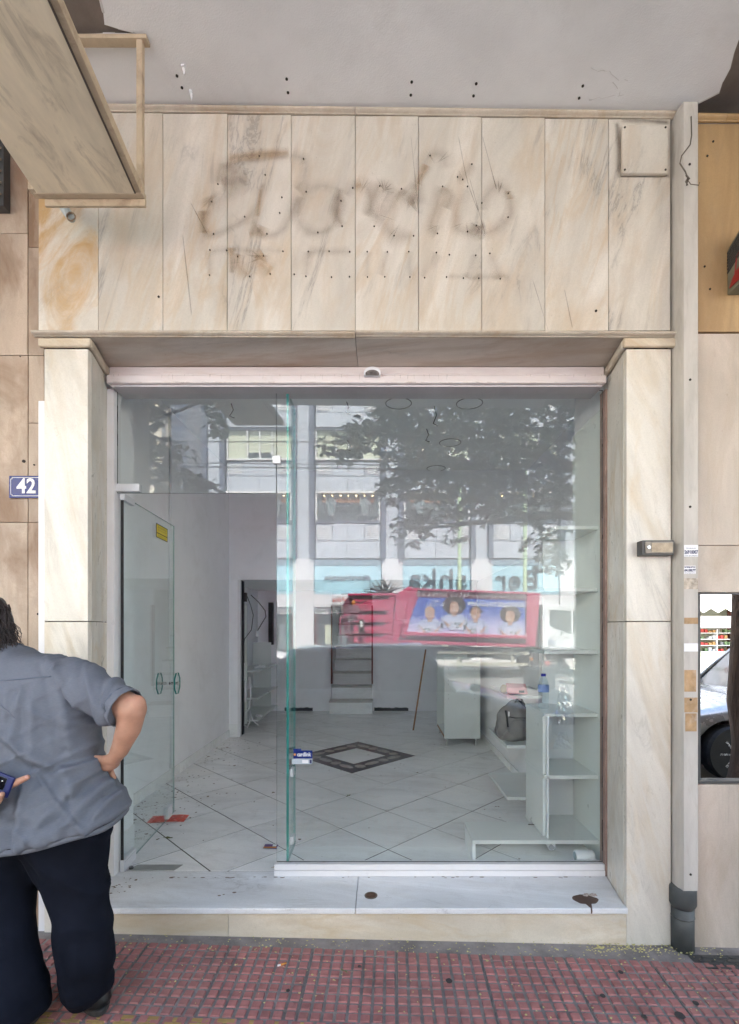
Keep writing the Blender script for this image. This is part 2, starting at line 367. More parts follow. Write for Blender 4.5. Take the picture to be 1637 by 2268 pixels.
def solid(b, name, mat, parent, voxel=.01, smooth_it=4, disp=None, label=None):
    """fuse overlapping volumes into one continuous skin"""
    o = b.build(name + '_tmp', mat); m = o.modifiers.new('r', 'REMESH'); m.mode = 'VOXEL'; m.voxel_size = voxel
    if smooth_it: q = o.modifiers.new('s', 'SMOOTH'); q.iterations = smooth_it; q.factor = .6
    dg = bpy.context.evaluated_depsgraph_get(); me = bpy.data.meshes.new_from_object(o.evaluated_get(dg)); bpy.data.objects.remove(o)
    me.name = name
    if disp:
        nn = [v.normal.copy() for v in me.vertices]
        for v, q in zip(me.vertices, nn): v.co += disp(v.co, q)
    off = Vector(parent.get('_o', (0, 0, 0)))
    me.transform(Matrix.Translation(-off)); me.materials.clear(); me.materials.append(M[mat] if isinstance(mat, str) else mat)
    for p in me.polygons: p.use_smooth = True; p.material_index = 0
    n = bpy.data.objects.new(name, me); COL.objects.link(n); n.parent = parent; n['_o'] = tuple(off)
    if label: n['label'] = label
    return n
def gz(x, y=2.4): return .03 - .022 * x      # the pavement falls gently to the right
FL = .19                                     # shop floor level
# ================================================================== SETTING: ground, road
b = MB(); b.quad([(-160, -150, -.165), (160, -150, -.165), (160, 60, -.165), (-160, 60, -.165)]); struct(b.build('ground', 'farpave'))
b = MB(); b.quad([(-80, -12.6, -.115), (80, -12.6, -.115), (80, -.3, -.115), (-80, -.3, -.115)]); struct(b.build('road', 'asphalt'))
b = MB(); b.box(-60, 60, -18.3, -12.75, -.16, .0); o = struct(b.build('far_pavement', 'farpave')); 
b = MB(); b.box(-60, 60, -12.75, -12.6, -.16, .005); struct(b.build('far_kerb', 'kerb'))
b = MB(); b.hexa([(-8, -.3, -.16), (8, -.3, -.16), (8, -.15, -.16), (-8, -.15, -.16), (-8, -.3, gz(-8)-.01), (8, -.3, gz(8)-.01), (8, -.15, gz(8)-.01), (-8, -.15, gz(-8)-.01)]); struct(b.build('near_kerb', 'kerb', bevel=.01))
# pavement: mortar bed and separate relief pavers
pav = MB(); pav.hexa([(-8, -.15, -.16), (8, -.15, -.16), (8, 2.55, -.16), (-8, 2.55, -.16), (-8, -.15, gz(-8)-.008), (8, -.15, gz(8)-.008), (8, 2.55, gz(8)-.008), (-8, 2.55, gz(-8)-.008)])
pavement = struct(pav.build('pavement', 'mortar')); pavement['_o'] = (0, 0, 0)
def paver_mesh(nx, ny, pitch, mat, bump=.0065, name='paver'):
    b = MB(); w = nx * pitch; h = ny * pitch
    b.box(.002, w - .002, .002, h - .002, -.008, 0, 0)
    for i in range(nx):
        for j in range(ny):
            x, y = i * pitch, j * pitch; g = .0062; t = .0025; jx = random.uniform(-.0012, .0012); jy = random.uniform(-.0012, .0012); hz = bump * random.uniform(.8, 1.05)
            x0, x1, y0, y1 = x + g + jx, x + pitch - g + jx, y + g + jy, y + pitch - g + jy
            lo = [(x0, y0, 0), (x1, y0, 0), (x1, y1, 0), (x0, y1, 0)]; hi = [(x0 + t, y0 + t, hz), (x1 - t, y0 + t, hz), (x1 - t, y1 - t, hz), (x0 + t, y1 - t, hz)]
            for k in range(4): b.quad([lo[k], lo[(k + 1) % 4], hi[(k + 1) % 4], hi[k]], 1)
            b.quad(hi, 1)
    o = b.build(name, ['mortar', mat]); me = o.data; bpy.data.objects.remove(o); return me
protos = [paver_mesh(8, 8, .05, 'paver') for _ in range(4)]
yprot = paver_mesh(4, 8, .05, 'yellow', .005)
th = -.022; ca, sa = math.cos(th), math.sin(th)
def put_paver(me, u, v, name='paver'):
    x = u * ca - v * sa; y = u * sa + v * ca
    o = bpy.data.objects.new(name, me); COL.objects.link(o); o.parent = pavement
    o.location = (x, y, gz(x) - .004 + random.uniform(-.0015, .0015)); o.rotation_euler = (random.uniform(-.004, .004), .022 + random.uniform(-.004, .004), th + random.uniform(-.004, .004))
    return o
ROW0 = 1.962
for j, v in enumerate([ROW0, ROW0 - .8 + .0, ROW0 - 1.202, ROW0 - 1.604]):
    off = .02 + .17 * (j % 2)
    for i in range(-7, 8):
        u = i * .403 + off
        if j == 0 and u > 1.2: 
            if u > 1.3: continue
        put_paver(protos[(i * 3 + j) % 4], u, v)
for i in range(-7, 8): 
    o = put_paver(yprot, 0, 0, 'yellow_paver'); u = i * .403 + .1; v = ROW0 - .006
    o.location = (u * ca - (v - .2) * sa, u * sa + (v - .2) * ca, gz(u) - .004)
    o.scale = (2, .5, 1) if u < -.45 else (2, .5, 1)
    if u > -.45: o.data = protos[i % 4]; o.name = 'paver'; o.scale = (1, .5, 1)
    o = put_paver(protos[(i + 1) % 4], u + .1, ROW0 - .4)
# short cut row against the step
cut = paver_mesh(8, 1, .05, 'paver', .005)
for i in range(-7, 4): put_paver(cut, i * .403 + .02, ROW0 + .397)
# litter: dried petals, one stub, leaves
b = MB()
def petal(x, y, r, z=None):
    a = random.random() * 6.3; z = gz(x) + (.004 if z is None else z); q = []
    for k in range(5):
        t = a + k * 1.256; rr = r * random.uniform(.5, 1.1); q.append((x + math.cos(t) * rr, y + math.sin(t) * rr * .6, z + random.uniform(0, .004)))
    b.prism(q, (0, 0, .0015))
for _ in range(420):
    y = random.choice([random.uniform(2.0, 2.49), random.uniform(2.38, 2.49)]); x = random.uniform(-1.5, 1.7)
    petal(x, y, random.uniform(.002, .0065) * (1.3 if random.random() < .1 else 1))
for _ in range(160): x = random.gauss(1.25, .2); petal(x, random.uniform(2.42, 2.49), random.uniform(.003, .008))
tag(b.build('fallen_petals', 'petal'), 'tiny dry yellowish petals scattered over the red pavers by the marble step', 'litter', kind='stuff')
b = MB()
for (px, py, r) in [(1590, 0, 0)]: pass
for (x, y, r) in [(1.22, 2.03, .022), (1.07, 2.02, .012), (1.33, 2.10, .014), (.3, 2.2, .016), (.95, 2.13, .012), (-.4, 2.12, .01), (-.1, 2.28, .01), (1.1, 2.28, .012)]:
    q = [(x + math.cos(k * .7) * r * random.uniform(.8, 1.1), y + math.sin(k * .7) * r * random.uniform(.8, 1.1), gz(x) + .0062) for k in range(9)]; b.prism(q, (0, 0, .001))
tag(b.build('gum_spots', 'gum'), 'black trodden chewing gum spots on the red pavers at right', 'gum', kind='stuff')
t = thing('cigarette_butt', (-.46, 2.275, gz(-.46) + .006), 'cigarette butt with orange filter lying on the red pavers below the step', 'cigarette butt')
b = MB(); b.tube([(-.475, 2.268, gz(-.46) + .01), (-.462, 2.274, gz(-.46) + .01)], .004, 10); b.build('paper_end', 'paper', t, smooth=True)
M['filter'] = pm('orange_filter', (.6, .25, .05), .8, bump=0)
b = MB(); b.tube([(-.462, 2.274, gz(-.46) + .01), (-.438, 2.286, gz(-.46) + .01)], .0042, 10); b.build('filter', 'filter', t, smooth=True)
M['dryleaf'] = pm('olive_dry_leaf', (.16, .17, .08), .7)
def leaf_thing(x, y, z, ln, rz, label, mat='dryleaf'):
    t = root_local('fallen_leaf', (x, y, z), rz, label, 'leaf')
    l, r = [], []; b = MB()
    for k in range(7):
        u = k / 6; w = .32 * ln * math.sin(math.pi * min(1, u * 1.02)) ** .8 * .5; l.append((u * ln, w, .006 * math.sin(u * 5))); r.append((u * ln, -w, .006 * math.cos(u * 4)))
    for k in range(6): b.quad([r[k], r[k + 1], (r[k + 1][0], 0, .001), (r[k][0], 0, .001)]); b.quad([(r[k][0], 0, .001), (r[k + 1][0], 0, .001), l[k + 1], l[k]])
    o = b.build('blade', mat, t); s = o.modifiers.new('s', 'SOLIDIFY'); s.thickness = .0008
    MB().tube([(-.012, 0, .001), (ln * .95, 0, .002)], .0009, 5).build('stem', mat, t)
leaf_thing(-.155, 2.235, gz(-.15) + .008, .04, 2.4, 'small olive green leaf on the pavers near the cigarette butt')
leaf_thing(1.06, 2.45, gz(1.06) + .004, .05, .3, 'pale dry leaf at the foot of the right marble pillar', 'petal')
# manhole cover
t = thing('manhole_cover', (1.75, 2.33, gz(1.75)), 'dark rectangular ribbed metal utility cover in the pavement by the right pillar', 'manhole cover')
zc = gz(1.75) - .012
MB().hexa([(1.47, 2.2, zc-.02), (2.1, 2.2, zc-.034), (2.1, 2.45, zc-.034), (1.47, 2.45, zc-.02), (1.47, 2.2, zc+.008), (2.1, 2.2, zc-.004), (2.1, 2.45, zc-.004), (1.47, 2.45, zc+.008)]).build('frame', 'mortar', t)
def zcx(x): return zc + .012 - (x - 1.47) * .019
b = MB(); b.hexa([(1.5, 2.215, zc), (2.08, 2.215, zc - .012), (2.08, 2.435, zc - .012), (1.5, 2.435, zc), (1.5, 2.215, zcx(1.5)), (2.08, 2.215, zcx(2.08)), (2.08, 2.435, zcx(2.08)), (1.5, 2.435, zcx(1.5))]); b.build('plate', 'darkmetal', t)
b = MB()
for i in range(8):
    for j in range(8):
        x = 1.53 + i * .068 + (.03 if j % 2 else 0); y = 2.228 + j * .0258; z = zcx(x); b.hexa([(x, y, z), (x + .05, y, z-.001), (x + .05, y + .01, z-.001), (x, y + .01, z), (x, y, z + .005), (x + .05, y, z + .004), (x + .05, y + .01, z + .004), (x, y + .01, z + .005)])
o = b.build('tread_ribs', 'darkmetal', t); 
# ================================================================== BUILDING MASS, OVERHANG
b = MB(); b.box(-14, 14, -.2, 14, 4.3, 8.0); tag(b.build('unseen_upper_floors', 'board'), 'unseen upper floors of the shop building on the overhang, kept low to let sun onto the street', 'building')  # unseen mass, height chosen for the shade and sun it leaves on the road
def cz(x): return 4.21 - .0125 * x
b = MB(); b.hexa([(-14, -.2, cz(0) + .015), (14, -.2, cz(0) + .015), (14, 2.9, cz(0) + .015), (-14, 2.9, cz(0) + .015), (-14, -.2, 4.299), (14, -.2, 4.299), (14, 2.9, 4.299), (-14, 2.9, 4.299)])
ceil = struct(b.build('overhang_ceiling', 'bare')); ceil['_o'] = (0, 0, 0)
for v in ceil.data.vertices:
    if v.co.z < 4.25 and abs(v.co.x) > 3: v.co.z = 4.225 + (.02 if v.co.x < 0 else -.02)
pts = [(-1.95, 2.53), (-1.95, 2.21), (-1.5, 2.2), (-1.07, 2.195), (-1.10, 2.185), (-1.2, 2.16), (-1.175, 2.06), (-1.2, 1.5), (-1.15, .8), (-1.2, -.19), (1.9, -.19), (1.72, 1.0), (1.60, 1.8), (1.575, 2.185), (1.615, 2.30), (1.63, 2.40), (1.56, 2.455), (1.53, 2.50), (1.50, 2.53)]
poly = []
for i, p in enumerate(pts):
    q = pts[(i + 1) % len(pts)]; d = math.dist(p, q); n = max(1, int(d / .05))
    for k in range(n):
        x, y = p[0] + (q[0] - p[0]) * k / n, p[1] + (q[1] - p[1]) * k / n
        if 3 <= i <= 18 and i != 9 and y < 2.5: x += .022 * noise.noise(Vector((x * 13, y * 13, 3))); y += .012 * noise.noise(Vector((x * 9, y * 15, 9)))
        poly.append((x, y, cz(x) - .006))
o = MB().prism(poly[::-1], (0, 0, .03)).build('plaster_skim', 'plaster', ceil)
b = MB()
for i, p in enumerate(poly):        # pale broken lip along the torn edges
    q = poly[(i + 1) % len(poly)]
    if (1.45 < p[0] < 1.75 or -1.25 < p[0] < -1.0) and p[1] < 2.5 and random.random() < .8: b.tube([Vector(p) + Vector((0, 0, .004)), Vector(q) + Vector((0, 0, .004))], random.uniform(.003, .007), 5)
b.build('broken_lip', 'flake', ceil)
b = MB()
for (x, y) in [(392, 175), (403, 201), (635, 179), (638, 209), (912, 182), (910, 211), (1055, 184), (1049, 211), (1291, 186), (1283, 213)]:
    Z = (4.2 - 1.6) * F / (CY - y); X = ax(x, Z); b.tube([(X, Z, cz(X) - .009), (X, Z, cz(X) + .005)], .0065, 8)
b.build('drill_holes', 'hole', ceil)
b = MB()     # cracked and lifting paint near the right end
for x0_, y0_, dx_, dy_, n_ in ((.97, 2.30, .016, .004, 14), (1.10, 2.36, .012, .010, 12), (1.19, 2.32, .004, .014, 10), (1.02, 2.44, .02, -.001, 13), (1.24, 2.40, .003, .010, 7)):
    p0 = Vector((x0_, y0_, cz(1) - .0065))
    for k in range(n_):
        p1 = p0 + Vector((dx_ + random.uniform(-.010, .012), dy_ + random.uniform(-.012, .012), 0)); b.tube([p0, p1], random.uniform(.0006, .0022), 5); p0 = p1
b.build('paint_crack_lip', 'flake', ceil)
for (x, y) in [(406, 152), (423, 208)]:
    Z = 2.6 * F / (CY - y); X = ax(x, Z); t = thing('ceiling_hook', (X, Z, cz(X)), 'small white plastic hook on the grey ceiling, ' + ('farther from the marble' if y < 180 else 'nearer the marble top moulding'), 'hook')
    MB().box(X - .008, X + .008, Z - .008, Z + .008, cz(X) - .014, cz(X) - .006).build('base', 'glowwhite', t, bevel=.002)
    MB().tube([(X, Z, cz(X) - .014), (X + .006, Z - .004, cz(X) - .04), (X + .002, Z + .004, cz(X) - .05)], [.007, .006, .002], 8).build('hook', 'glowwhite', t, smooth=True)

# ================================================================== MARBLE SURROUND
sur = thing('shopfront_surround', (0, 2.5, 0), 'aged cream marble surround of the shopfront with sign band and two pillars', 'shopfront')
MB().box(-1.73, 1.46, 2.53, 2.86, 3.078, 4.3).build('backing_wall', 'bare', sur)
xs = [85, 218, 361, 503.5, 645, 787, 927, 1067, 1207, 1347.5, 1485]
for k in range(10):
    x0, x1 = ax(xs[k], 2.5) + .0011, ax(xs[k + 1], 2.5) - .0011
    p = random.uniform(0, .0018)
    MB().box(x0, x1, 2.5 - p, 2.529, 3.092, cz((x0 + x1) / 2) - .038).build('marble_slab', 'fascia_ochre' if k == 0 else 'fascia', sur, bevel=.0015, label='marble slab with strong ochre patches' if k == 0 else None)
# upper moulding, two lengths, following the slope of the ceiling
def moulding(x0, x1, y, z0a, z1a, z0b, z1b, dep, name, mat, parent, axis='X'):
    prof = []
    h = z1a - z0a
    for k in range(9):
        t = -math.pi / 2 + math.pi * k / 8; prof.append((-(math.cos(t)) * dep, .5 + .42 * math.sin(t)))
    prof = [(.0, .0), (-dep * .35, .0)] + prof[1:-1] + [(-dep * .35, 1.0), (0, 1.0)]
    if axis == 'X': r = [[(x, y + a, (zl + (zh - zl) * c)) for a, c in prof] for x, zl, zh in ((x0, z0a, z1a), (x1, z0b, z1b))]
    return MB().ring(r).build(name, mat, parent, smooth=False, bevel=.0015)
for (a, c) in ((-1.74, -.133), (-.130, 1.475)):
    moulding(a, c, 2.503, cz(a) - .036, cz(a) - .007, cz(c) - .036, cz(c) - .007, .03, 'upper_moulding', 'moulding', sur)
for (a, c) in ((-1.748, -.133), (-.130, 1.487)):
    moulding(a, c, 2.503, 3.058, 3.088, 3.052, 3.082, .034, 'lower_moulding', 'moulding', sur)
for (a, c) in ((-1.70, -.133), (-.130, 1.45)):
    MB().box(a, c, 2.505, 2.86, 3.056, 3.074).build('soffit_slab', 'soffit', sur, bevel=.001)
for sgn, (xo, xi) in ((-1, (-1.70, -1.479)), (1, (1.4595, 1.235))):
    x0, x1 = min(xo, xi), max(xo, xi)
    zb = gz(x0) - .01
    for (za, zc2) in ((zb, 1.624), (1.6275, 3.0)):
        MB().box(x0, x1, 2.5, 2.53, za, zc2).build('pillar_slab', 'pillar', sur, bevel=.0035)
        ri = (xi - .03, xi) if sgn < 0 else (xi, xi + .03)
        MB().box(ri[0], ri[1], 2.5315, 2.875, FL if sgn > 0 else FL, 3.0) if 0 else None
        xe = -1.569 if sgn < 0 else 1.286; t_ = -.03 if sgn < 0 else .03     # the reveals splay outwards towards the glass
        q_ = [(xi, 2.5312), (xe, 2.875), (xe + t_, 2.875), (xi + t_, 2.5312)]
        if sgn < 0: q_ = q_[::-1]
        MB().prism([(x, y, max(za, 0)) for x, y in q_], (0, 0, zc2 - max(za, 0))).build('reveal_slab', 'pillar', sur, bevel=.002)
    MB().box(x0 + (.085 if sgn > 0 else 0), x1 - (0 if sgn > 0 else .125), 2.531, 2.875, 0, 3.055).build('pillar_core', 'bare', sur)
    # capital: front length and return along the reveal
    ya = 2.502; dep = .022; xa, xb = (x0 - .02, x1 + .024) if sgn < 0 else (x0 - .024, x1 + .02)
    MB().box(xa, xb, 2.478, 2.502, 3.001, 3.046).build('capital_moulding', 'cap', sur, bevel=.011, seg=4)
    s_ = 1 if sgn < 0 else -1; xq = -1.552 if sgn < 0 else 1.275
    q_ = [(xi, 2.503), (xi + s_ * .024, 2.503), (xq + s_ * .024, 2.80), (xq, 2.80)]
    if sgn > 0: q_ = q_[::-1]
    MB().prism([(x, y, 3.001) for x, y in q_], (0, 0, .045)).build('capital_return', 'moulding', sur, bevel=.010, seg=4)
# holes and stains left by the old lettering
def lx(c): return ax((600 + c / 1.364) * .6548, 2.497)
def lz(c): return az((450 + c / 1.364) * .6548, 2.497)
holes = [(378, 105), (582, 118), (405, 192), (187, 235), (158, 316), (310, 385), (167, 465), (413, 464), (472, 368), (482, 296), (594, 270), (648, 458), (755, 312), (760, 429), (809, 252), (934, 244), (908, 430), (1034, 257), (1000, 473), (1090, 474), (1166, 104), (1224, 246), (1200, 463), (1359, 143), (1293, 202), (1317, 214), (1339, 246), (1339, 454), (1380, 426), (1405, 322), (1527, 278), (1526, 388),
 (150, 539), (227, 541), (278, 569), (397, 566), (487, 545), (604, 546), (700, 545), (795, 547), (876, 547), (969, 548), (1068, 547), (1195, 551), (1255, 561), (1377, 564), (1442, 555), (148, 655), (333, 661), (428, 649), (539, 651), (593, 660), (711, 664), (794, 662), (877, 664), (957, 663), (1073, 664), (1141, 667), (1242, 664), (1320, 669), (1391, 670), (1490, 672)]
b = MB()
for (x, z) in holes: b.tube([(lx(x), 2.4955, lz(z)), (lx(x), 2.4995, lz(z))], .0037, 8)
for (x, z) in ((352, 658), (1320, 689), (925, 735)): b.tube([(ax(x, 2.5), 2.4955, az(z, 2.5)), (ax(x, 2.5), 2.4995, az(z, 2.5))], .006, 8)
b.build('drill_holes', 'hole', sur)
strokes = [([(190, 240), (195, 180), (225, 145), (300, 125), (400, 108), (520, 98)], 34), ([(520, 98), (585, 125), (590, 200), (545, 262)], 26), ([(240, 130), (252, 200), (240, 280), (165, 322), (140, 290)], 34),
 ([(118, 350), (122, 450), (170, 468), (310, 400), (370, 330), (395, 225)], 18), ([(345, 400), (375, 455), (420, 472), (490, 440), (560, 290)], 20), ([(205, 240), (260, 230), (330, 200)], 40),
 ([(745, 262), (660, 243), (590, 275), (555, 370), (585, 440), (650, 462), (715, 425), (742, 330), (745, 262)], 26), ([(750, 250), (735, 370), (765, 432)], 20),
 ([(775, 290), (812, 250), (862, 240), (892, 300), (880, 390)], 26), ([(880, 390), (905, 300), (938, 243), (970, 270), (900, 420)], 26), ([(1034, 255), (1000, 330), (955, 400), (1000, 474), (1090, 474)], 34), ([(1034, 255), (1095, 320), (1105, 230)], 30),
 ([(1095, 330), (1105, 230), (1140, 140), (1168, 102), (1225, 108), (1245, 170)], 32), ([(1225, 246), (1200, 320), (1170, 430), (1200, 465)], 30), ([(1225, 246), (1262, 290), (1240, 350)], 20), ([(1345, 250), (1295, 330), (1285, 430), (1340, 458), (1385, 430)], 28), ([(1290, 205), (1320, 200), (1362, 143)], 22),
 ([(1530, 280), (1480, 243), (1425, 290), (1408, 360)], 26), ([(1535, 285), (1530, 390), (1430, 462), (1385, 440), (1400, 500)], 26)]
faintstrokes = [([(150, 540), (490, 545)], 12), ([(600, 546), (800, 547)], 12), ([(970, 548), (940, 660)], 16), ([(1195, 552), (1130, 668)], 18), ([(1377, 564), (1330, 668)], 14), ([(1442, 556), (1490, 672)], 16), ([(1240, 664), (1540, 665)], 12), ([(150, 540), (148, 655)], 14), ([(604, 546), (594, 660)], 12), ([(876, 547), (877, 664)], 14), ([(1068, 547), (1073, 664)], 12)]
k = 0; bs = []
for pts_, w in strokes:
    bs.append(ribbon([(lx(p[0]), lz(p[1])) for p in pts_], w * .0046, 2.4966 - .00006 * k)); k += 1
for q_ in bs: q_.build('letter_ghost', 'ghost', sur)
for pts_, w in faintstrokes: ribbon([(lx(p[0]), lz(p[1])) for p in pts_], w * .006, 2.4966 - .00006 * k).build('letter_ghost', 'faint', sur); k += 1
bs = []
for pts_, w in [([(235, 120), (400, 100), (520, 95)], 30), ([(120, 360), (125, 465)], 30), ([(330, 470), (380, 455), (395, 430)], 34), ([(285, 560), (280, 610), (330, 660)], 40), ([(400, 560), (370, 590), (430, 650)], 40), ([(370, 390), (385, 260)], 12), ([(1108, 240), (1150, 150)], 24), ([(820, 250), (850, 242)], 24), ([(1530, 270), (1535, 310)], 20), ([(245, 530), (250, 650)], 20)]:
    bs.append(ribbon([(lx(p[0]), lz(p[1])) for p in pts_], w * .0034, 2.4940 - .00006 * k)); k += 1
for q_ in bs: q_.build('rust_stain', 'rust', sur)
bs = []   # dark veins, water marks, grime by the cover plate and mouldings
for pts_, w, y in [([(1015, 300), (1035, 400), (1060, 470)], .006, 2.4962), ([(1068, 300), (1100, 420)], .008, 2.4961), ([(1040, 395), (1075, 520)], .006, 2.4960), ([(423, 450), (460, 520)], .007, 2.4959), ([(910, 300), (928, 480)], .005, 2.4957), ([(1180, 620), (1215, 735)], .006, 2.4956), ([(1250, 640), (1268, 728)], .008, 2.4955),
                   ([(1366, 270), (1372, 330), (1368, 385)], .05, 2.4953), ([(1375, 268), (1430, 268), (1482, 272)], .04, 2.4952), ([(1380, 388), (1482, 390)], .016, 2.4951), ([(425, 700), (405, 520)], .012, 2.495)]:
    bs.append(ribbon([(ax(p[0], 2.497), az(p[1], 2.497)) for p in pts_], w, y))
for q_ in bs: q_.build('grime_streak', 'grime', sur)
t = thing('cover_plate', (1.33, 2.48, 3.96), 'square marble cover plate screwed on top right of the sign band', 'cover plate')
x0, x1 = ax(1378, 2.475), ax(1480, 2.475); z0, z1 = az(384, 2.475), az(277, 2.475)
MB().box(x0, x1, 2.472, 2.494, z0, z1).build('plate', 'fascia', t, bevel=.006)
b = MB()
for x in (x0 + .012, x1 - .015):
    for z in (z0 + .015, z1 - .015): b.tube([(x, 2.4695, z), (x, 2.473, z)], .005, 8)
b.build('screw_heads', 'hole', t)
# intercom / key box on the right pillar
t = thing('key_box', (1.35, 2.47, 2.0), 'weathered grey metal shutter key box with lock on the right pillar', 'key box')
x0, x1, z0, z1 = ax(1424, 2.44), ax(1494, 2.44), az(1229, 2.44), az(1196, 2.44)
MB().box(x0 - .0, x1, 2.445, 2.4995, z0, z1).build('housing', 'darkmetal', t, bevel=.003)
MB().box(x0 + .012, x1 - .006, 2.437, 2.446, z0 + .008, z1 - .008).build('front_plate', pm('tarnished_plate', (.30, .27, .23), .5, .3, .2, 20, .2), t, bevel=.003)
MB().box(x0 + .042, x1 - .012, 2.4345, 2.438, z0 + .014, z1 - .016).build('label_plate', pm('peeling_label', (.42, .34, .24), .6, 0, .3, 40, .4), t)
MB().tube([(x0 + .026, 2.43, (z0 + z1) / 2), (x0 + .026, 2.438, (z0 + z1) / 2)], .009, 16).build('lock', 'steel', t)
# ================================================================== STEP
stp = thing('entrance_step', (-.1, 2.5, 0), 'white marble entrance step with cream riser between the pillars', 'step')
for q_ in ([(-1.478, 2.482), (-.1315, 2.482), (-.1315, 2.862), (-1.56, 2.862), (-1.478, 2.53)], [(-.1295, 2.482), (1.2345, 2.482), (1.2345, 2.53), (1.28, 2.862), (-.1295, 2.862)]):
    MB().prism([(x, y, .160) for x, y in q_], (0, 0, FL - .160)).build('tread_slab', 'sill', stp, bevel=.005, seg=3)
for (a, c) in ((-1.478, -.773), (-.7715, 1.2345)):
    MB().box(a, c, 2.50, 2.53, -.06, .1595).build('riser_slab', 'riser', stp, bevel=.0015)
MB().box(-1.478, 1.2345, 2.531, 2.86, -.06, .158).build('core', 'mortar', stp)
def blot(cx, cy, z, pts, mat, name, parent, h=.0012):
    return MB().prism([(cx + p[0], cy + p[1], z) for p in pts], (0, 0, h)).build(name, mat, parent)
sp = thing('dried_spill', (1.06, 2.58, FL), 'dark brown dried spill with a drip on the right end of the marble step', 'spill')
q = []
for k in range(26):
    a = k / 26 * 2 * math.pi; r = .047 * (1 + .25 * noise.noise(Vector((math.cos(a) * 1.7, math.sin(a) * 1.7, 4)))); q.append((r * 1.35 * math.cos(a) + .0, r * 1.0 * math.sin(a)))
blot(1.05, 2.565, FL + .0006, q, 'blotch', 'spill_pool', sp)
MB().prism([(1.035, 2.53, FL + .0007), (1.048, 2.483, FL + .0007), (1.055, 2.483, FL + .0007), (1.07, 2.53, FL + .0007)], (0, 0, .0012)).build('drip', 'blotch', sp)
MB().tube([(1.051, 2.484, FL), (1.051, 2.4795, .178), (1.05, 2.4795, .166)], [.004, .004, .0025], 6).build('drip_end', 'blotch', sp)
b = MB()
for k in range(16): b.ell((1.09 + random.uniform(-.03, .035), 2.605 + random.uniform(-.012, .012), FL + .002), (.008, .005, .003), 6, 4)
b.build('paper_scrap', pm('soggy_scrap', (.45, .38, .35), .8), sp)
sp = thing('socket_hole', (-.06, 2.6, FL), 'round rusty lock hole set in the marble tread near its joint', 'floor lock hole')
MB().tube([(-.055, 2.60, FL + .0005), (-.055, 2.60, FL + .003)], .034, 20).build('ring', pm('tarnished_brass', (.2, .17, .14), .6, .5, .2, 20), sp)
MB().tube([(-.055, 2.60, FL + .0028), (-.055, 2.60, FL + .0042)], .026, 20).build('rusty_core', pm('rusty_fill', (.13, .07, .045), .9, 0, .4, 40), sp)
b = MB()
for (x, y, r) in [(-.85, 2.60, .007), (-.83, 2.61, .005), (-.78, 2.63, .009)]:
    b.prism([(x + math.cos(k) * r * 1.3, y + math.sin(k) * r * .8, FL + .0006) for k in range(6)], (0, 0, .0006))
for _ in range(26):
    x = -1.46 + abs(random.gauss(0, .05)); y = random.uniform(2.6, 2.8); r = random.uniform(.002, .009)
    b.prism([(x + math.cos(k) * r * random.uniform(.6, 1.3), y + math.sin(k) * r * random.uniform(.4, 1), FL + .0006) for k in range(6)], (0, 0, .0006))
for _ in range(40):
    x = random.uniform(-1.3, 1.22); y = 2.79 + random.uniform(-.008, .006); r = random.uniform(.002, .008)
    b.prism([(x + math.cos(k) * r * 1.8, y + math.sin(k) * r * .6, FL + .0006) for k in range(6)], (0, 0, .0006))
b.build('dirt_spots', pm('step_dirt', (.2, .15, .12), .9, 0, .3), stp)
# ================================================================== SHUTTER BOX
t = thing('roller_shutter_box', (-.14, 2.78, 2.95), 'pinkish white aluminium roller shutter box across the top of the glass', 'shutter box')
xa, xb = -1.52, 1.243
MB().box(xa, xb, 2.772, 2.90, 3.012, 3.052).build('upper_rail', 'pink_alu', t, bevel=.002)
MB().box(xa + .004, xb - .004, 2.762, 2.90, 2.992, 3.011).build('middle_rail', 'pink_alu', t, bevel=.002)
MB().box(xa, xb, 2.735, 2.90, 2.943, 2.991).build('lower_casing', 'pink_alu', t, bevel=.009, seg=3)
MB().box(xa + .02, xb - .02, 2.755, 2.90, 2.932, 2.9425).build('bottom_slot', pm('shutter_underside', (.55, .52, .54), .5), t)
bs = []
for _ in range(46):
    x = random.uniform(xa + .03, xb - .03); h = random.uniform(.006, .03); bs.append(ribbon([(x, 2.991), (x + random.uniform(-.002, .002), 2.991 - h)], random.uniform(.003, .008), 2.7342, 2))
for _ in range(40):
    x = random.uniform(xa + .03, xb - .03); w_ = random.uniform(.01, .06); bs.append(ribbon([(x, 2.948), (x + w_, 2.947)], random.uniform(.004, .01), 2.7342, 2))
join(bs).build('rust_streak', 'rust', t)
s = thing('alarm_sensor', (-.05, 2.73, 2.97), 'small round white sensor with dark scorched face on the shutter box', 'sensor')
q = [(.047 * math.cos(a), .036 * max(math.sin(a), -.35)) for a in [k * math.pi / 12 for k in range(24)]]
MB().prism([(-.05 + x, 2.705, 2.985 + z) for x, z in q], (0, .03, 0)).build('shell', 'glowwhite', s, bevel=.004)
MB().prism([(-.05 + x * .8, 2.7025, 2.982 + z * .6 - .004) for x, z in q], (0, .004, 0)).build('scorched_face', pm('scorched_face', (.16, .14, .13), .6, 0, .7, 60, 0), s)
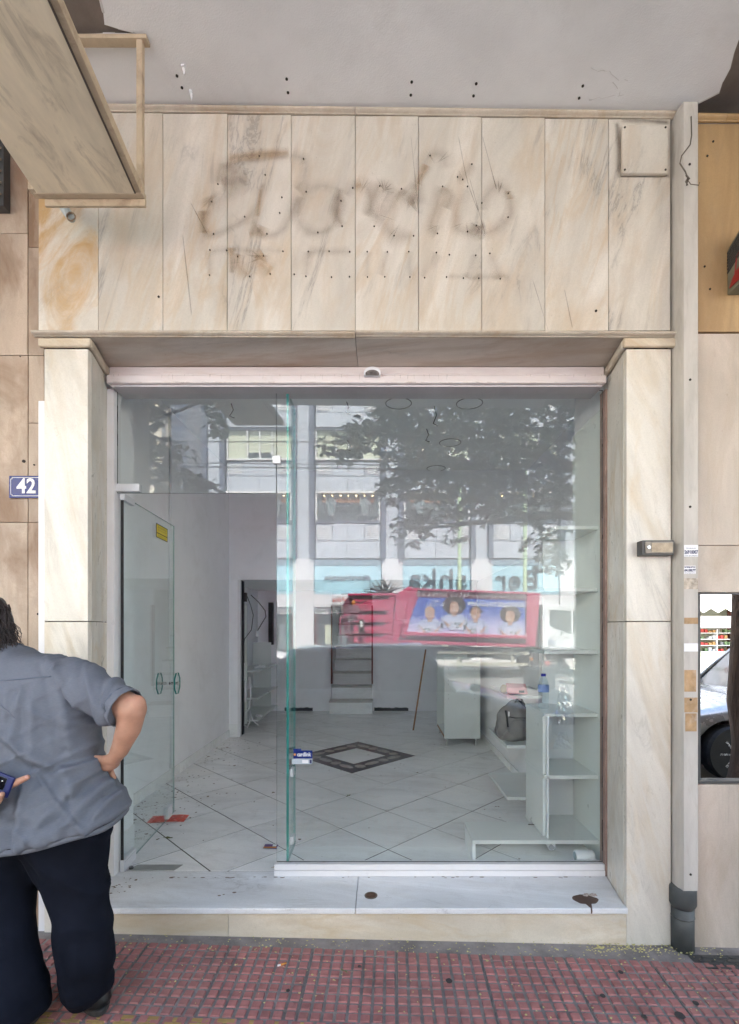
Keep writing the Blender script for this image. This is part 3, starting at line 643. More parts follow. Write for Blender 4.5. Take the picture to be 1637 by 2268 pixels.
# ================================================================== GLAZING
GY = 2.83
gl = thing('shop_glazing', (-.1, GY, FL), 'clear glass shop window with transom, aluminium sill track and side frames', 'shop window')
def pane(x0, x1, z0, z1, name, y=GY, t=.009, mis=(1, 1, 0, 0, 1, 1), mats=('glass', 'darkedge')):
    return MB().box(x0, x1, y, y + t, z0, z1, mis=mis).build(name, list(mats), gl)
pane(-.598, 1.262, .258, 2.95, 'window_pane')
pane(-1.508, -.6015, 2.362, 2.95, 'transom_pane')
MB().box(-.544, -.530, GY + .0095, GY + .23, .258, 2.94, mis=(1, 1, 1, 1, 0, 0)).build('glass_fin', ['doorglass', 'teal'], gl)
MB().box(-1.552, -1.509, 2.80, 2.875, FL, 2.942).build('left_frame', 'white_alu', gl, bevel=.002)
MB().box(-1.566, -1.553, 2.806, 2.87, FL, 2.942).build('left_gasket', 'black', gl)
MB().box(1.263, 1.283, 2.80, 2.87, FL, 2.942).build('right_frame', pm('rusty_pink_frame', (.30, .2, .17), .6, 0, .3, 10), gl, bevel=.002)
MB().box(1.2835, 1.291, 2.81, 2.87, FL, 2.942).build('right_gasket', 'black', gl)
MB().box(-.606, 1.2625, 2.798, 2.862, FL + .001, .222).build('lower_track', 'white_alu', gl, bevel=.002)
MB().box(-.606, 1.2625, 2.804, 2.858, .2235, .256).build('upper_track', 'white_alu', gl, bevel=.002)
MB().box(-.618, -.574, GY - .012, GY + .02, 2.528, 2.573).build('square_clip', 'silver_fit', gl, bevel=.002)
MB().box(-1.53, -1.376, GY - .014, GY + .024, 2.368, 2.412).build('transom_patch_fitting', 'silver_fit', gl, bevel=.002)
for z in (.74, .35): MB().box(-.522, -.506, GY + .012, GY + .06, z, z + .045).build('fin_clip', 'silver_fit', gl)
# door swung inwards
dr = thing('glass_door', (-1.486, 2.85, FL), 'frameless glass door standing open inwards at the left jamb', 'door')
dv = Vector((-.081, .9967, 0)); nv = Vector((.9967, .081, 0)); H0 = Vector((-1.486, 2.845, 0)); DL = .873
def dbox(t0, t1, n0, n1, z0, z1, name, mats, mis=None, bevel=0):
    p = []
    for z in (z0, z1):
        for (t_, n_) in ((t0, n0), (t0, n1), (t1, n1), (t1, n0)):
            q_ = H0 + dv * t_ + nv * n_; p.append((q_.x, q_.y, z))
    b = MB().hexa(p); 
    if mis: b.mi = list(mis)
    return b.build(name, mats, dr, bevel=bevel)
dbox(0, DL, -.005, .006, .212, 2.352, 'door_glass', ['doorglass', 'paleedge', 'black'], mis=(1, 1, 2, 1, 0, 0))
dbox(-.004, -.001, -.0075, .0085, .212, 2.352, 'edge_seal', 'black')
dbox(-.006, .16, -.012, .013, .196, .262, 'bottom_patch_fitting', 'silver_fit', bevel=.002)
dbox(.005, .15, -.0125, .0135, .247, .2475, 'fitting_joint', 'black')
dbox(-.006, .14, -.013, .014, 2.325, 2.364, 'top_patch_fitting', 'silver_fit', bevel=.002)
dbox(.72, .80, -.014, .015, .215, .30, 'corner_lock', 'silver_fit', bevel=.002)
for s_ in (-1, 1):
    c = H0 + dv * .745 + nv * (.062 * s_); q = []
    for k in range(8):
        a = math.pi / 8 + k * math.pi / 4; q.append((c + dv * (.062 * math.cos(a)) + Vector((0, 0, 1.19 + .082 * math.sin(a)))))
    o = MB().prism(q, nv * .010); o.mi = [0, 0] + [1] * 8; h_ = o.build('handle_plate', ['doorglass', 'teal'], dr)
    MB().tube([c + Vector((0, 0, 1.19)) - nv * (.05 * s_), c + Vector((0, 0, 1.19)) + nv * .0 * s_, c + Vector((0, 0, 1.19)) + nv * .016 * s_], [.012, .008, .017], 12).build('handle_stud', 'steel', h_ if 0 else dr, smooth=True)
# stickers
st = thing('yellow_sticker', tuple(H0 + dv * .6 + Vector((0, 0, 2.2))), 'small yellow sticker with fine print high on the open glass door', 'sticker')
def dface(t0, t1, z0, z1, n=.0075, name='sheet', mat='yellowst', parent=None, th=.0008):
    p = []
    for z in (z0, z1):
        for (t_, n_) in ((t0, n), (t0, n + th), (t1, n + th), (t1, n)):
            q_ = H0 + dv * t_ + nv * n_; p.append((q_.x, q_.y, z))
    return MB().hexa(p).build(name, mat, parent)
dface(.50, .72, 2.205, 2.30, mat='blackink', name='border', parent=st); dface(.51, .71, 2.24, 2.294, n=.0084, parent=st, name='upper_panel'); dface(.51, .71, 2.21, 2.234, n=.0084, parent=st, name='lower_panel')
b = MB()
for z in (2.284, 2.277, 2.262, 2.225, 2.217):
    for k in range(7):
        t0 = .53 + k * .023; p = []
        for zz in (z - .002, z):
            for (t_, n_) in ((t0, .0093), (t0, .0096), (t0 + .017, .0096), (t0 + .017, .0093)): q_ = H0 + dv * t_ + nv * n_; p.append((q_.x, q_.y, zz))
        b.hexa(p)
b.build('fine_print', 'blackink', st)
st = thing('card_payment_sticker', (-.5, GY, .8), 'dark blue cardlink sticker on the window pane beside the glass fin', 'sticker')
x0, x1 = ax(650, GY), ax(692, GY); z0, z1 = az(1680, GY), az(1662, GY)
MB().box(x0, x1, GY - .0012, GY - .0004, z0, z1).build('blue_panel', 'blue', st)
MB().box(x0, x0 + .045, GY - .0012, GY - .0004, z1, z1 + .01).build('blue_tab', 'blue', st)
MB().box(x0 - .008, x1, GY - .0011, GY - .0004, z0 - .032, z0 - .001).build('clear_panel', pm('milky_film', (.45, .5, .55), .4, bump=0), st)
MB().box(x0 + .05, x0 + .085, GY - .0018, GY - .0012, z0 - .026, z0 - .008).build('card_icon', 'paper', st)
MB().box(x1 - .016, x1 - .004, GY - .0018, GY - .0012, z0 - .028, z0 - .006).build('card_mark', 'ink', st)
text('cardlink', .032, ((x0 + x1) / 2 + .006, GY - .002, (z0 + z1) / 2), FRONT, 'paper', st, width=.078, bold=.0006)
MB().tube([(x0 + .008, GY - .0022, (z0 + z1) / 2), (x0 + .008, GY - .0012, (z0 + z1) / 2)], .007, 12).build('orange_dot', pm('orange_dot', (.7, .3, .08), .5, bump=0), st)
# ================================================================== LEFT NEIGHBOUR
lw = thing('left_travertine_wall', (-2.3, 2.55, 0), 'brown stained travertine cladding left of the shop', 'wall')
MB().box(-6, -1.731, 2.575, 2.86, -.1, 4.3).build('backing', 'bare', lw)
def slabs(parent, mat, cols, rows, y0, y1, bev=.002, g=.0012):
    for (xa_, xb_), zs in zip(cols, rows):
        for a_, c_ in zip(zs, zs[1:]):
            p = random.uniform(0, .003); MB().box(xa_ + g, xb_ - g, y0 - p, y1, a_ + g, c_ - g).build('stone_slab', mat, parent, bevel=bev)
Z_ = lambda y: az(y, 2.55)
slabs(lw, 'travertine', [(-1.815, -1.733), (-2.3, -1.817), (-2.8, -2.302), (-3.5, -2.802)], [[-.1, .5, 1.15, Z_(1157), Z_(937), Z_(787), Z_(548), 3.9, 4.2], [-.1, .55, 1.2, Z_(1157), Z_(787), 3.62, 4.2], [-.1, 1.1, 2.1, 3.1, 4.2], [-.1, 1.1, 2.1, 3.1, 4.2]], 2.55, 2.574)
MB().box(-1.735, -1.7015, 2.508, 2.575, .06, az(888, 2.51)).build('edge_strip', 'white_alu', lw, bevel=.002)
b = MB()
for (x, y, r) in [(52, 1022, .008), (89 - 57, 1060, .01), (44, 790, .003), (88 - 4, 1360, .006), (75, 1030, .004)]:
    b.tube([(ax(x, 2.545), 2.5445, Z_(y)), (ax(x, 2.545), 2.549, Z_(y))], r, 10)
b.build('plug_holes', 'hole', lw)
lv = thing('louvre_vent', (-1.99, 2.53, 3.95), 'dark louvred vent at the far upper left edge', 'vent')
MB().box(-2.3, -1.905, 2.50, 2.546, 3.72, 4.19).build('frame', 'darkmetal', lv)
for k in range(7): MB().hexa([(-2.28, 2.48, 3.76 + k * .058), (-1.915, 2.48, 3.76 + k * .058), (-1.915, 2.5, 3.775 + k * .058), (-2.28, 2.5, 3.775 + k * .058), (-2.28, 2.48, 3.77 + k * .058), (-1.915, 2.48, 3.77 + k * .058), (-1.915, 2.5, 3.785 + k * .058), (-2.28, 2.5, 3.785 + k * .058)]).build('slat', 'travertine', lv)
np_ = thing('house_number_plate', (-1.82, 2.53, 2.3), 'dark blue enamel plate with white number 42 on the brown wall', 'number plate')
x0, x1, z0, z1 = ax(21, 2.54), ax(84, 2.54), az(1103, 2.54), az(1054, 2.54)
x1 = -1.737
MB().box(x0, x1, 2.536, 2.5465, z0, z1).build('plate', 'blue', np_, bevel=.002)
b = MB(); m_ = .010; w_ = .0022; xr = x0 + m_; zt = z1 - m_; zb_ = z0 + m_; c_ = .007
for p, q in (((xr + c_, zt), (x1, zt)), ((xr, zt - c_), (xr, zb_ + c_)), ((xr + c_, zb_), (x1, zb_)), ((xr, zt - c_), (xr + c_, zt - c_)), ((xr + c_, zt - c_), (xr + c_, zt)), ((xr, zb_ + c_), (xr + c_, zb_ + c_)), ((xr + c_, zb_ + c_), (xr + c_, zb_))):
    b.box(min(p[0], q[0]) - w_ / 2, max(p[0], q[0]) + w_ / 2, 2.5348, 2.5362, min(p[1], q[1]) - w_ / 2, max(p[1], q[1]) + w_ / 2)
b.build('white_border', 'whitepaint', np_)
text('42', .105, ((x0 + x1) / 2 + .006, 2.5352, (z0 + z1) / 2), FRONT, 'whitepaint', np_, 'number', width=.098, bold=.0022)
# ================================================================== RIGHT NEIGHBOUR
rw = thing('right_travertine_wall', (2.2, 2.5, 0), 'pale travertine wall with ochre upper panel right of the shop', 'wall')
MB().box(1.4605, 1.60, 2.56, 2.86, -.1, 4.3).build('recess_back', 'board', rw)
MB().box(1.601, 6, 2.56, 2.86, 1.771, 4.3).build('backing_upper', 'bare', rw); MB().box(1.601, 6, 2.56, 2.86, -.1, .81).build('backing_lower', 'bare', rw); MB().box(3.0, 6, 2.56, 2.86, .81, 1.77).build('backing_right', 'bare', rw)
slabs(rw, 'travertine_pale', [(1.552, 2.45), (2.452, 3.4)], [[1.772, az(1208, 2.5), 3.078], [1.772, 2.3, 3.078]], 2.5, 2.558)
slabs(rw, 'travertine_pale', [(1.552, 2.2), (2.202, 3.4)], [[-.08, .806], [-.08, .806]], 2.5, 2.558)
MB().box(1.556, 3.4, 2.492, 2.558, 3.082, 4.125).build('ochre_panel', 'ochre_panel', rw, bevel=.002)
MB().box(1.553, 1.565, 2.470, 2.4915, 3.10, 4.13).build('red_edge_strip', pm('reddish_strip', (.40, .22, .15), .5), rw, bevel=.002)
moulding(1.568, 1.72, 2.49, 4.128, 4.165, 4.126, 4.163, .028, 'top_moulding', 'ochre_panel', rw); moulding(1.7215, 3.4, 2.49, 4.126, 4.163, 4.11, 4.147, .028, 'top_moulding', 'ochre_panel', rw)
b = MB()
for (x, y) in [(1573, 258), (1580, 290 + 23), (1567, 345), (1561, 590), (1573, 640), (1560, 1030), (1565, 1050), (1549, 1183)]: 
    if y < 740: b.tube([(ax(x, 2.49), 2.4885, az(y, 2.49)), (ax(x, 2.49), 2.4915, az(y, 2.49))], .005, 8)
b.build('drill_holes', 'hole', rw)
mw = thing('mirrored_side_window', (2.3, 2.55, .81), 'narrow mirror film window in the right wall reflecting a parked car', 'window')
MB().box(1.612, 2.995, 2.53, 2.538, .822, 1.762).build('mirror_pane', 'mirrorglass', mw)
MB().box(1.602, 3.0, 2.545, 2.548, .812, 1.768).build('dark_backing', 'black', mw)
MB().box(1.6, 3.0, 2.505, 2.556, .8085, .8205).build('bottom_frame', 'darkmetal', mw); MB().box(1.6, 3.0, 2.505, 2.556, 1.7635, 1.770).build('top_frame', 'darkmetal', mw); MB().box(1.6, 1.611, 2.505, 2.556, .821, 1.763).build('side_frame', 'darkmetal', mw)
# boxed downpipe
dp = thing('downpipe_casing', (1.5, 2.48, 0), 'tall weathered off-white board casing over the downpipe between the walls', 'pipe casing')
prof = [(1.468, 2.46), (1.478, 2.425), (1.548, 2.425), (1.5485, 2.56), (1.468, 2.56)]
MB().prism([(x, y, .307) for x, y in prof], (0, 0, 3.86)).build('casing', 'board', dp, bevel=.002)
b = MB()
for (x, y) in [(1529, 352 + 10), (1530, 1122), (1531, 1828 + 110), (1530, 840), (1531, 1550)]: b.tube([(ax(x, 2.42), 2.4225, az(y, 2.42)), (ax(x, 2.42), 2.4255, az(y, 2.42))], .006, 8)
b.build('screw_holes', 'hole', dp)
b = MB(); b.tube([(1.508, 2.485, -.05), (1.508, 2.485, .22)], .052, 20); b.tube([(1.508, 2.485, .20), (1.508, 2.485, .22), (1.508, 2.485, .30), (1.508, 2.485, .308)], [.052, .062, .062, .058], 20)
b.tube([(1.508, 2.485, .15), (1.508, 2.485, .158)], .054, 20)
tag(b.build('drain_pipe', 'pipe', smooth=True), 'short dark grey drain pipe below the white board casing', 'pipe')
def sticker(x0_, y0_, x1_, y1_, mat, label, lines=(), col='ink', name='phone_sticker'):
    Y = 2.4242; a_, c_ = ax(x0_, Y), ax(x1_, Y); zt_, zb2 = az(y0_, Y), az(y1_, Y)
    c_ = min(c_, 1.547); a_ = max(a_, 1.479)
    t = thing(name, (a_, Y, zb2), label, 'sticker'); MB().box(a_, c_, 2.4236, 2.4246, zb2, zt_).build('sheet', mat, t)
    for (tx, fz, sz, wd, bd) in lines: text(tx, sz, ((a_ + c_) / 2, 2.4233, zb2 + (zt_ - zb2) * fz), FRONT, col, t, width=wd * (c_ - a_), ext=.0003, bold=bd)
    return t
sticker(1513, 1207, 1549, 1233, 'paper', 'white phone sticker reading 6910007 on the pipe casing', [('26910007', .38, .024, .97, .0009), ('Μετακομίσεις', .72, .007, .7, 0), ('24 ώρες  άμεση εξυπηρέτηση', .08, .005, .9, 0)])
sticker(1514, 1253, 1541, 1271, 'paper', 'small white and blue locksmith sticker below the larger phone sticker', [('ΚΛΕΙΔΑΡΑΣ', .82, .010, .95, .0004), ('694.1500.777', .42, .016, .97, .0008), ('ΑΝΟΙΓΟΥΜΕ ΠΟΡΤΕΣ', .1, .005, .9, 0)])
sticker(1513, 1281, 1546, 1305, pm('torn_sticker', (.5, .43, .35), .7, 0, .5, 40, .2, dirt=.6, dirtc=(.12, .1, .1), dscale=30), 'torn blue and white sticker remains under the locksmith sticker', name='torn_sticker')
k = 0
for (a_, c_, e_, f_, lab) in [(1514, 1368, 1546, 1382, 'thin orange tape remains high on the pipe casing'), (1514, 1425, 1546, 1443, 'white torn paper strip on the middle of the pipe casing'), (1516, 1484, 1542, 1532, 'large brown glue patch with a white lower edge on the casing'), (1516, 1545, 1545, 1578, 'brown glue patch with a green speckled scrap on the casing'), (1518, 1580, 1543, 1620, 'faint brown glue patch lowest on the casing')]:
    sticker(a_, c_, e_, f_, 'torn' if k != 1 else 'paper', lab, name='glue_patch'); k += 1
cb = MB()
cp = [at(1531, 258, 2.41), at(1532, 300, 2.41), at(1529, 320, 2.405), at(1510, 345, 2.40), at(1506, 362, 2.40), at(1518, 380, 2.40), at(1524, 395, 2.40), at(1521, 410, 2.39)]
cb.tube(cp, .0032, 6); cb.tube([at(1524, 392, 2.4), at(1518, 402, 2.39), at(1524, 410, 2.39)], .002, 5); cb.tube([at(1523, 398, 2.4), at(1530, 408, 2.38), at(1548, 410, 2.37), at(1550, 404, 2.37)], .002, 5); cb.tube([at(1520, 388, 2.4), at(1527, 396, 2.39), at(1520, 401, 2.4)], .004, 6)
tag(cb.build('loose_cable', pm('old_cable', (.12, .10, .08), .7)), 'loose dangling cable with frayed ends at the top of the pipe casing', 'cable')
al = thing('alarm_box', (1.72, 2.4, 3.38), 'grey alarm box with slatted top and red emblem at the right edge', 'alarm box')
x0, x1, z0, z1 = 1.735, 1.93, az(633, 2.42), az(508, 2.42)
MB().hexa([(x0, 2.38, z0), (x1, 2.38, z0), (x1, 2.49, z0), (x0, 2.49, z0), (x0, 2.38, z1), (x1, 2.38, z1), (x1, 2.49, z1 - .05), (x0, 2.49, z1 - .05)]).build('housing', pm('alarm_grey', (.17, .165, .12), .6, 0, .1), al, bevel=.004)
for k in range(7): z_ = z0 + .125 + k * .016; MB().hexa([(x0 - .005, 2.39, z_ + .02), (x0, 2.39, z_ + .02), (x0, 2.484, z_ - .02), (x0 - .005, 2.484, z_ - .02), (x0 - .005, 2.39, z_ + .028), (x0, 2.39, z_ + .028), (x0, 2.484, z_ - .012), (x0 - .005, 2.484, z_ - .012)]).build('slat', 'darkmetal', al)
M['alred'] = pm('alarm_red', (.30, .02, .02), .4, bump=0)
MB().tube([(x0 - .003, 2.386, z0 + .16), (x0 - .003, 2.42, z0 + .14), (x0 - .003, 2.43, z0 + .07)], .003, 6).build('red_outline', 'alred', al)
MB().prism([(x0 - .001, 2.384, z0 + .02), (x0 - .001, 2.47, z0 + .02), (x0 - .001, 2.45, z0 + .05), (x0 - .001, 2.42, z0 + .075), (x0 - .001, 2.384, z0 + .085)], (-.004, 0, 0)).build('red_emblem', 'alred', al)
# ================================================================== HANGING SIGN FRAME (upper left)
sg = thing('projecting_sign_frame', (-1.3, 1.8, 3.5), 'empty weathered projecting sign frame hanging from the ceiling at upper left', 'sign frame')
Yf = 2.19; zb = az(427, Yf); xl, xr = ax(78, Yf), ax(300, Yf)
A = Vector((xl + .005, Yf, zb)); B = Vector((xr, Yf, zb)); dd = Vector((.105, -1.0, .0)) * 1.25
MB().hexa([A, B, B + dd, A + dd, A + Vector((0, 0, .012)), B + Vector((0, 0, .012)), B + dd + Vector((0, 0, .012)), A + dd + Vector((0, 0, .012))][0:4] + [A + Vector((0, 0, .012)), B + Vector((0, 0, .012)), B + dd + Vector((0, 0, .012)), A + dd + Vector((0, 0, .012))]).build('bottom_board', 'awn', sg)
e1 = Vector((.026, 0, 0)); up = Vector((0, 0, .045))
MB().hexa([B, B + e1, B + e1 + dd, B + dd, B + up, B + e1 + up, B + e1 + dd + up, B + dd + up]).build('side_rail', 'awn_fr', sg, bevel=.003)
MB().hexa([B + Vector((-.004,0,-.004)), B + Vector((.002,0,-.004)), B + Vector((.002,0,-.004)) + dd, B + dd + Vector((-.004,0,-.004)), B + Vector((-.004,0,.003)), B + Vector((.002,0,.003)), B + dd+ Vector((.002,0,.003)), B + dd + Vector((-.004,0,.003))]).build('rail_seam', 'joint', sg)
MB().box(xl - .012, xr + .028, Yf, Yf + .03, zb - .002, zb + .026).build('end_rail', 'awn_fr', sg, bevel=.003)
MB().box(xl + .02, xr + .028, Yf + .031, Yf + .045, zb - .03, zb + .024).build('end_angle', 'awn_fr', sg, bevel=.002)
MB().box(xr + .002, xr + .028, Yf + .001, Yf + .029, zb + .027, cz(-1) - .009).build('upright', 'awn_fr', sg, bevel=.003)
MB().box(-1.55, xr + .05, Yf - .005, Yf + .035, cz(-1) - .028, cz(-1) - .009).build('ceiling_rail', 'awn_fr', sg, bevel=.003)
MB().box(xl - .02, xl + .006, Yf - .02, Yf + .03, zb - .0, zb + .09).build('corner_gusset', 'awn_fr', sg, bevel=.003)
MB().box(xl - .02, xl + .006, Yf - .0, Yf + .03, zb + .09, cz(-1) - .009).build('far_upright', 'awn_fr', sg, bevel=.003)
tb = thing('bare_wall_bracket', tuple(at(150, 470, 2.42)), 'short white bracket tube with coiled wire on the ochre marble slab', 'bracket')
MB().tube([at(118, 425, 2.48), at(135, 450, 2.42), at(157, 482, 2.34)], [.02, .02, .02], 12).build('tube', pm('pale_tube', (.5, .55, .55), .4), tb, smooth=True)
c = at(160, 483, 2.335); MB().tube([c + Vector((.02 * math.cos(a), -.012 + .004 * a / 6, .018 * math.sin(a))) for a in [k * .45 for k in range(26)]], .003, 6).build('coiled_wire', pm('tan_wire', (.3, .22, .15), .6), tb)
c = at(143, 462, 2.39); MB().tube([c + Vector((.004, -.02, .02)), c + Vector((.012, -.022, -.004)), c + Vector((.03, -.03, -.035))], .004, 6).build('inner_wire', 'black', tb)
# ================================================================== INTERIOR
XL, XR = -1.95, 1.87; BZ = 6.35; BW = 8.30; CZ = 3.6
def struct_box(name, a, mat='wall', **k): o = struct(MB().box(*a).build(name, mat, **k)); o['_o'] = (0, 0, 0); return o
wl_ = struct_box('left_interior_wall', (XL - .1, XL, 3.21, BZ, -.1, CZ + .1))
struct_box('left_interior_jamb', (XL - .1, -1.60, 2.862, 3.20, FL, CZ + .1)); 
wr_ = struct_box('right_interior_wall', (XR, XR + .1, 3.41, BW, -.1, CZ + .1))
struct_box('right_interior_jamb', (1.325, XR + .1, 2.862, 3.40, FL, CZ + .1))
lowr = struct_box('low_right_partition', (1.27, XR - .002, 4.0, 6.6, FL, 2.2))
struct_box('bulkhead_wall', (XL - .1, XR, BZ, BZ + .12, 2.2, CZ + .1))
struct_box('left_pier', (XL, -1.84, BZ - .0, BZ + .12, FL, 2.199))
struct_box('mezzanine_soffit', (XL - .5, XR, BZ + .121, BW, 2.2, 2.3), 'ceil')
struct_box('recess_left_wall', (XL - .25, XL - .12, BZ, BW, FL - .1, 2.199))
ic = struct_box('interior_ceiling', (XL - .1, XR + .1, 2.862, BZ, CZ, CZ + .08), 'ceil')
# light seal above the shop
bl = struct_box('interior_shell', (XL - .5, XR + .3, BW + 3.4, BW + 3.5, -.1, 4.2), 'wall')
for nm, a in (('back_wall_left', (XL - .25, -.84, BW, BW + .12, FL - .1, 2.2)), ('back_wall_right', (-.15, XR, BW, BW + .12, FL - .1, 2.2))): struct_box(nm, a)
struct_box('stair_side_left', (-.96, -.84, BW + .12, BW + 3.4, FL, 4.2)); struct_box('stair_side_right', (-.15, -.03, BW + .12, BW + 3.4, FL, 4.2))
struct_box('stair_ceiling', (-.96, -.03, BW + .12, BW + 3.4, 4.2, 4.25)); struct_box('stair_head', (-.838, -.152, BW, BW + .1, 2.301, 4.2))
# broken plaster along the back wall foot
b = MB()
for (a_, c_) in ((-1.62, -1.15), (-.12, .45)):
    q = [];n = 16
    for k in range(n + 1): x = a_ + (c_ - a_) * k / n; q.append((x, BW - .002, FL + .055 + .02 * noise.noise(Vector((x * 14, 0, 2)))))
    q += [(c_, BW - .002, FL + .001), (a_, BW - .002, FL + .001)]; b.prism(q[::-1], (0, -.004, 0))
b.build('broken_plaster_gap', 'black', bpy.data.objects['back_wall_left'])
# ceiling downlight holes
for (cx_, cy_) in ((883, 893), (1040, 893), (997, 980), (966, 1037)):
    Z = (CZ - 1.6) * F / (CY - cy_); X = ax(cx_, Z)
    b = MB(); ro, ri = .120, .112
    rr = [[(X + r * math.cos(k * math.pi / 16), Z + r * math.sin(k * math.pi / 16), z) for k in range(32)] for r, z in ((ro, CZ - .002), (ri, CZ - .006), (ri, CZ - .001))]
    b.ring(rr, cap=False); b.build('downlight_rim', 'ringg', ic)
    MB().tube([(X, Z, CZ - .0015), (X, Z, CZ - .0005)], ri, 32).build('downlight_disc', 'ceil', ic)
for (x_, y_, l_) in ((962, 900, .16), (945, 950, .12), (770, 975, .1), (768, 890, .1), (512, 893, .12)):
    Z = (CZ - 1.6) * F / (CY - y_) ; X = ax(x_, Z); w_ = MB().tube([(X, Z, CZ), (X + .02, Z, CZ - l_ * .5), (X - .01, Z - .01, CZ - l_), (X + .03, Z, CZ - l_ * 1.1)], .004, 6)
    tag(w_.build('dangling_wire', 'black'), 'short black wire hanging out of the shop ceiling ' + {962: 'between the two front downlight rings', 945: 'left of the middle downlight ring', 770: 'over the middle of the room', 768: 'near the front at mid window', 512: 'behind the left transom glass'}[x_], 'wire')
# baseboards
def base_run(x0, x1, y0, y1, n, axis, parent, h=.095):
    for k in range(n):
        if axis == 'Y': a_ = y0 + (y1 - y0) * k / n; c_ = y0 + (y1 - y0) * (k + 1) / n; MB().box(x0, x1, a_ + .001, c_ - .001, FL, FL + h).build('skirting_tile', 'tile', parent, bevel=.002)
base_run(XL + .0005, XL + .012, 3.21, BZ - .012, 8, 'Y', wl_)
MB().box(XL + .001, -1.845, BZ - .012, BZ - .0005, FL, FL + .16).build('skirting_tile', 'tile', bpy.data.objects['left_pier'], bevel=.002)
MB().box(-1.5995, -1.588, 2.88, 3.19, FL, FL + .14).build('skirting_board', 'white_alu', bpy.data.objects['left_interior_jamb'], bevel=.002)
base_run(1.258, 1.2695, 4.0, 6.6, 6, 'Y', lowr, .07)
# floor of separate diamond tiles round an inlay
fl = struct_box('shop_floor', (XL - .25, XR + .1, 2.863, BW + .2, -.1, FL - .0025), 'grout')
def clip(poly, x0, x1, y0, y1):
    for ax_, lim, sg_ in ((0, x0, 1), (0, x1, -1), (1, y0, 1), (1, y1, -1)):
        out = []
        for i in range(len(poly)):
            p, q = poly[i], poly[(i + 1) % len(poly)]; dp_, dq = (p[ax_] - lim) * sg_, (q[ax_] - lim) * sg_
            if dp_ >= 0: out.append(p)
            if dp_ * dq < 0: t_ = dp_ / (dp_ - dq); out.append((p[0] + (q[0] - p[0]) * t_, p[1] + (q[1] - p[1]) * t_))
        poly = out
        if len(poly) < 3: return []
    return poly
C0 = (-.285, 5.43); HD = .327
for i in range(-9, 10):
    for j in range(-9, 11):
        if (i + j) % 2 == 0: continue
        cx_, cy_ = C0[0] + i * HD, C0[1] + j * HD
        if abs(i) + abs(j) <= 1 and True: continue
        g = .0044; h = HD - g * 1.414
        p = clip([(cx_ - h, cy_), (cx_, cy_ - h), (cx_ + h, cy_), (cx_, cy_ + h)], XL + .001 if cy_ < BZ else XL - .1, 1.86, 2.865, BW - .001)
        if not p: continue
        dz = random.uniform(-.0008, .0008)
        MB().prism([(x, y, FL - .012) for x, y in p], (0, 0, .012 + dz)).build('floor_tile', 'tile', fl)
# inlay: dark band of four trapezoids with pale lozenges, centre tile
ho, hi_ = HD * 2 - .004, HD * 2 - .32
V4 = [(1, 0), (0, 1), (-1, 0), (0, -1)]
for k in range(4):
    a_, c_ = V4[k], V4[(k + 1) % 4]
    q = [(C0[0] + ho * a_[0], C0[1] + ho * a_[1]), (C0[0] + ho * c_[0], C0[1] + ho * c_[1]), (C0[0] + hi_ * c_[0], C0[1] + hi_ * c_[1]), (C0[0] + hi_ * a_[0], C0[1] + hi_ * a_[1])]
    MB().prism([(x, y, FL - .012) for x, y in q], (0, 0, .012)).build('inlay_band', 'inlay', fl)
    for s_ in range(4):
        f = (s_ + .6) / 4.2; hm = (ho + hi_) / 2
        x = C0[0] + hm * (a_[0] * (1 - f) + c_[0] * f); y = C0[1] + hm * (a_[1] * (1 - f) + c_[1] * f); an = math.atan2(c_[1] - a_[1], c_[0] - a_[0]); L, W2 = (.10, .045) if s_ % 2 else (.07, .06)
        q = []
        for m in range(10): tt = m * math.pi / 5; u, v = L * math.cos(tt) * (1.0 if s_ % 2 else .8), W2 * math.sin(tt); q.append((x + u * math.cos(an) - v * math.sin(an), y + u * math.sin(an) + v * math.cos(an), FL + .0004))
        MB().prism(q, (0, 0, .0009)).build('inlay_lozenge', 'inlay_l', fl)
q = [(C0[0] + (hi_ - .006) * a_[0], C0[1] + (hi_ - .006) * a_[1], FL - .012) for a_ in V4]; MB().prism(q, (0, 0, .012)).build('floor_tile', 'tile', fl)
b = MB()     # dirt and grit on the floor, thickest along the left wall
for _ in range(330):
    y = random.uniform(2.9, 6.2); x = XL + .03 + abs(random.gauss(0, .28)) if random.random() < .8 else random.uniform(XL, 1.2); r = random.uniform(.002, .009) * (2 if random.random() < .06 else 1)
    b.prism([(x + math.cos(k * 1.05) * r * random.uniform(.5, 1.4), y + math.sin(k * 1.05) * r * random.uniform(.5, 1.4), FL + .0006) for k in range(6)], (0, 0, .001))
tag(b.build('floor_grit', pm('floor_grit', (.17, .13, .1), .9, 0, .4)), 'brown crumbs and dirt scattered along the left side of the shop floor', 'dirt', kind='stuff')
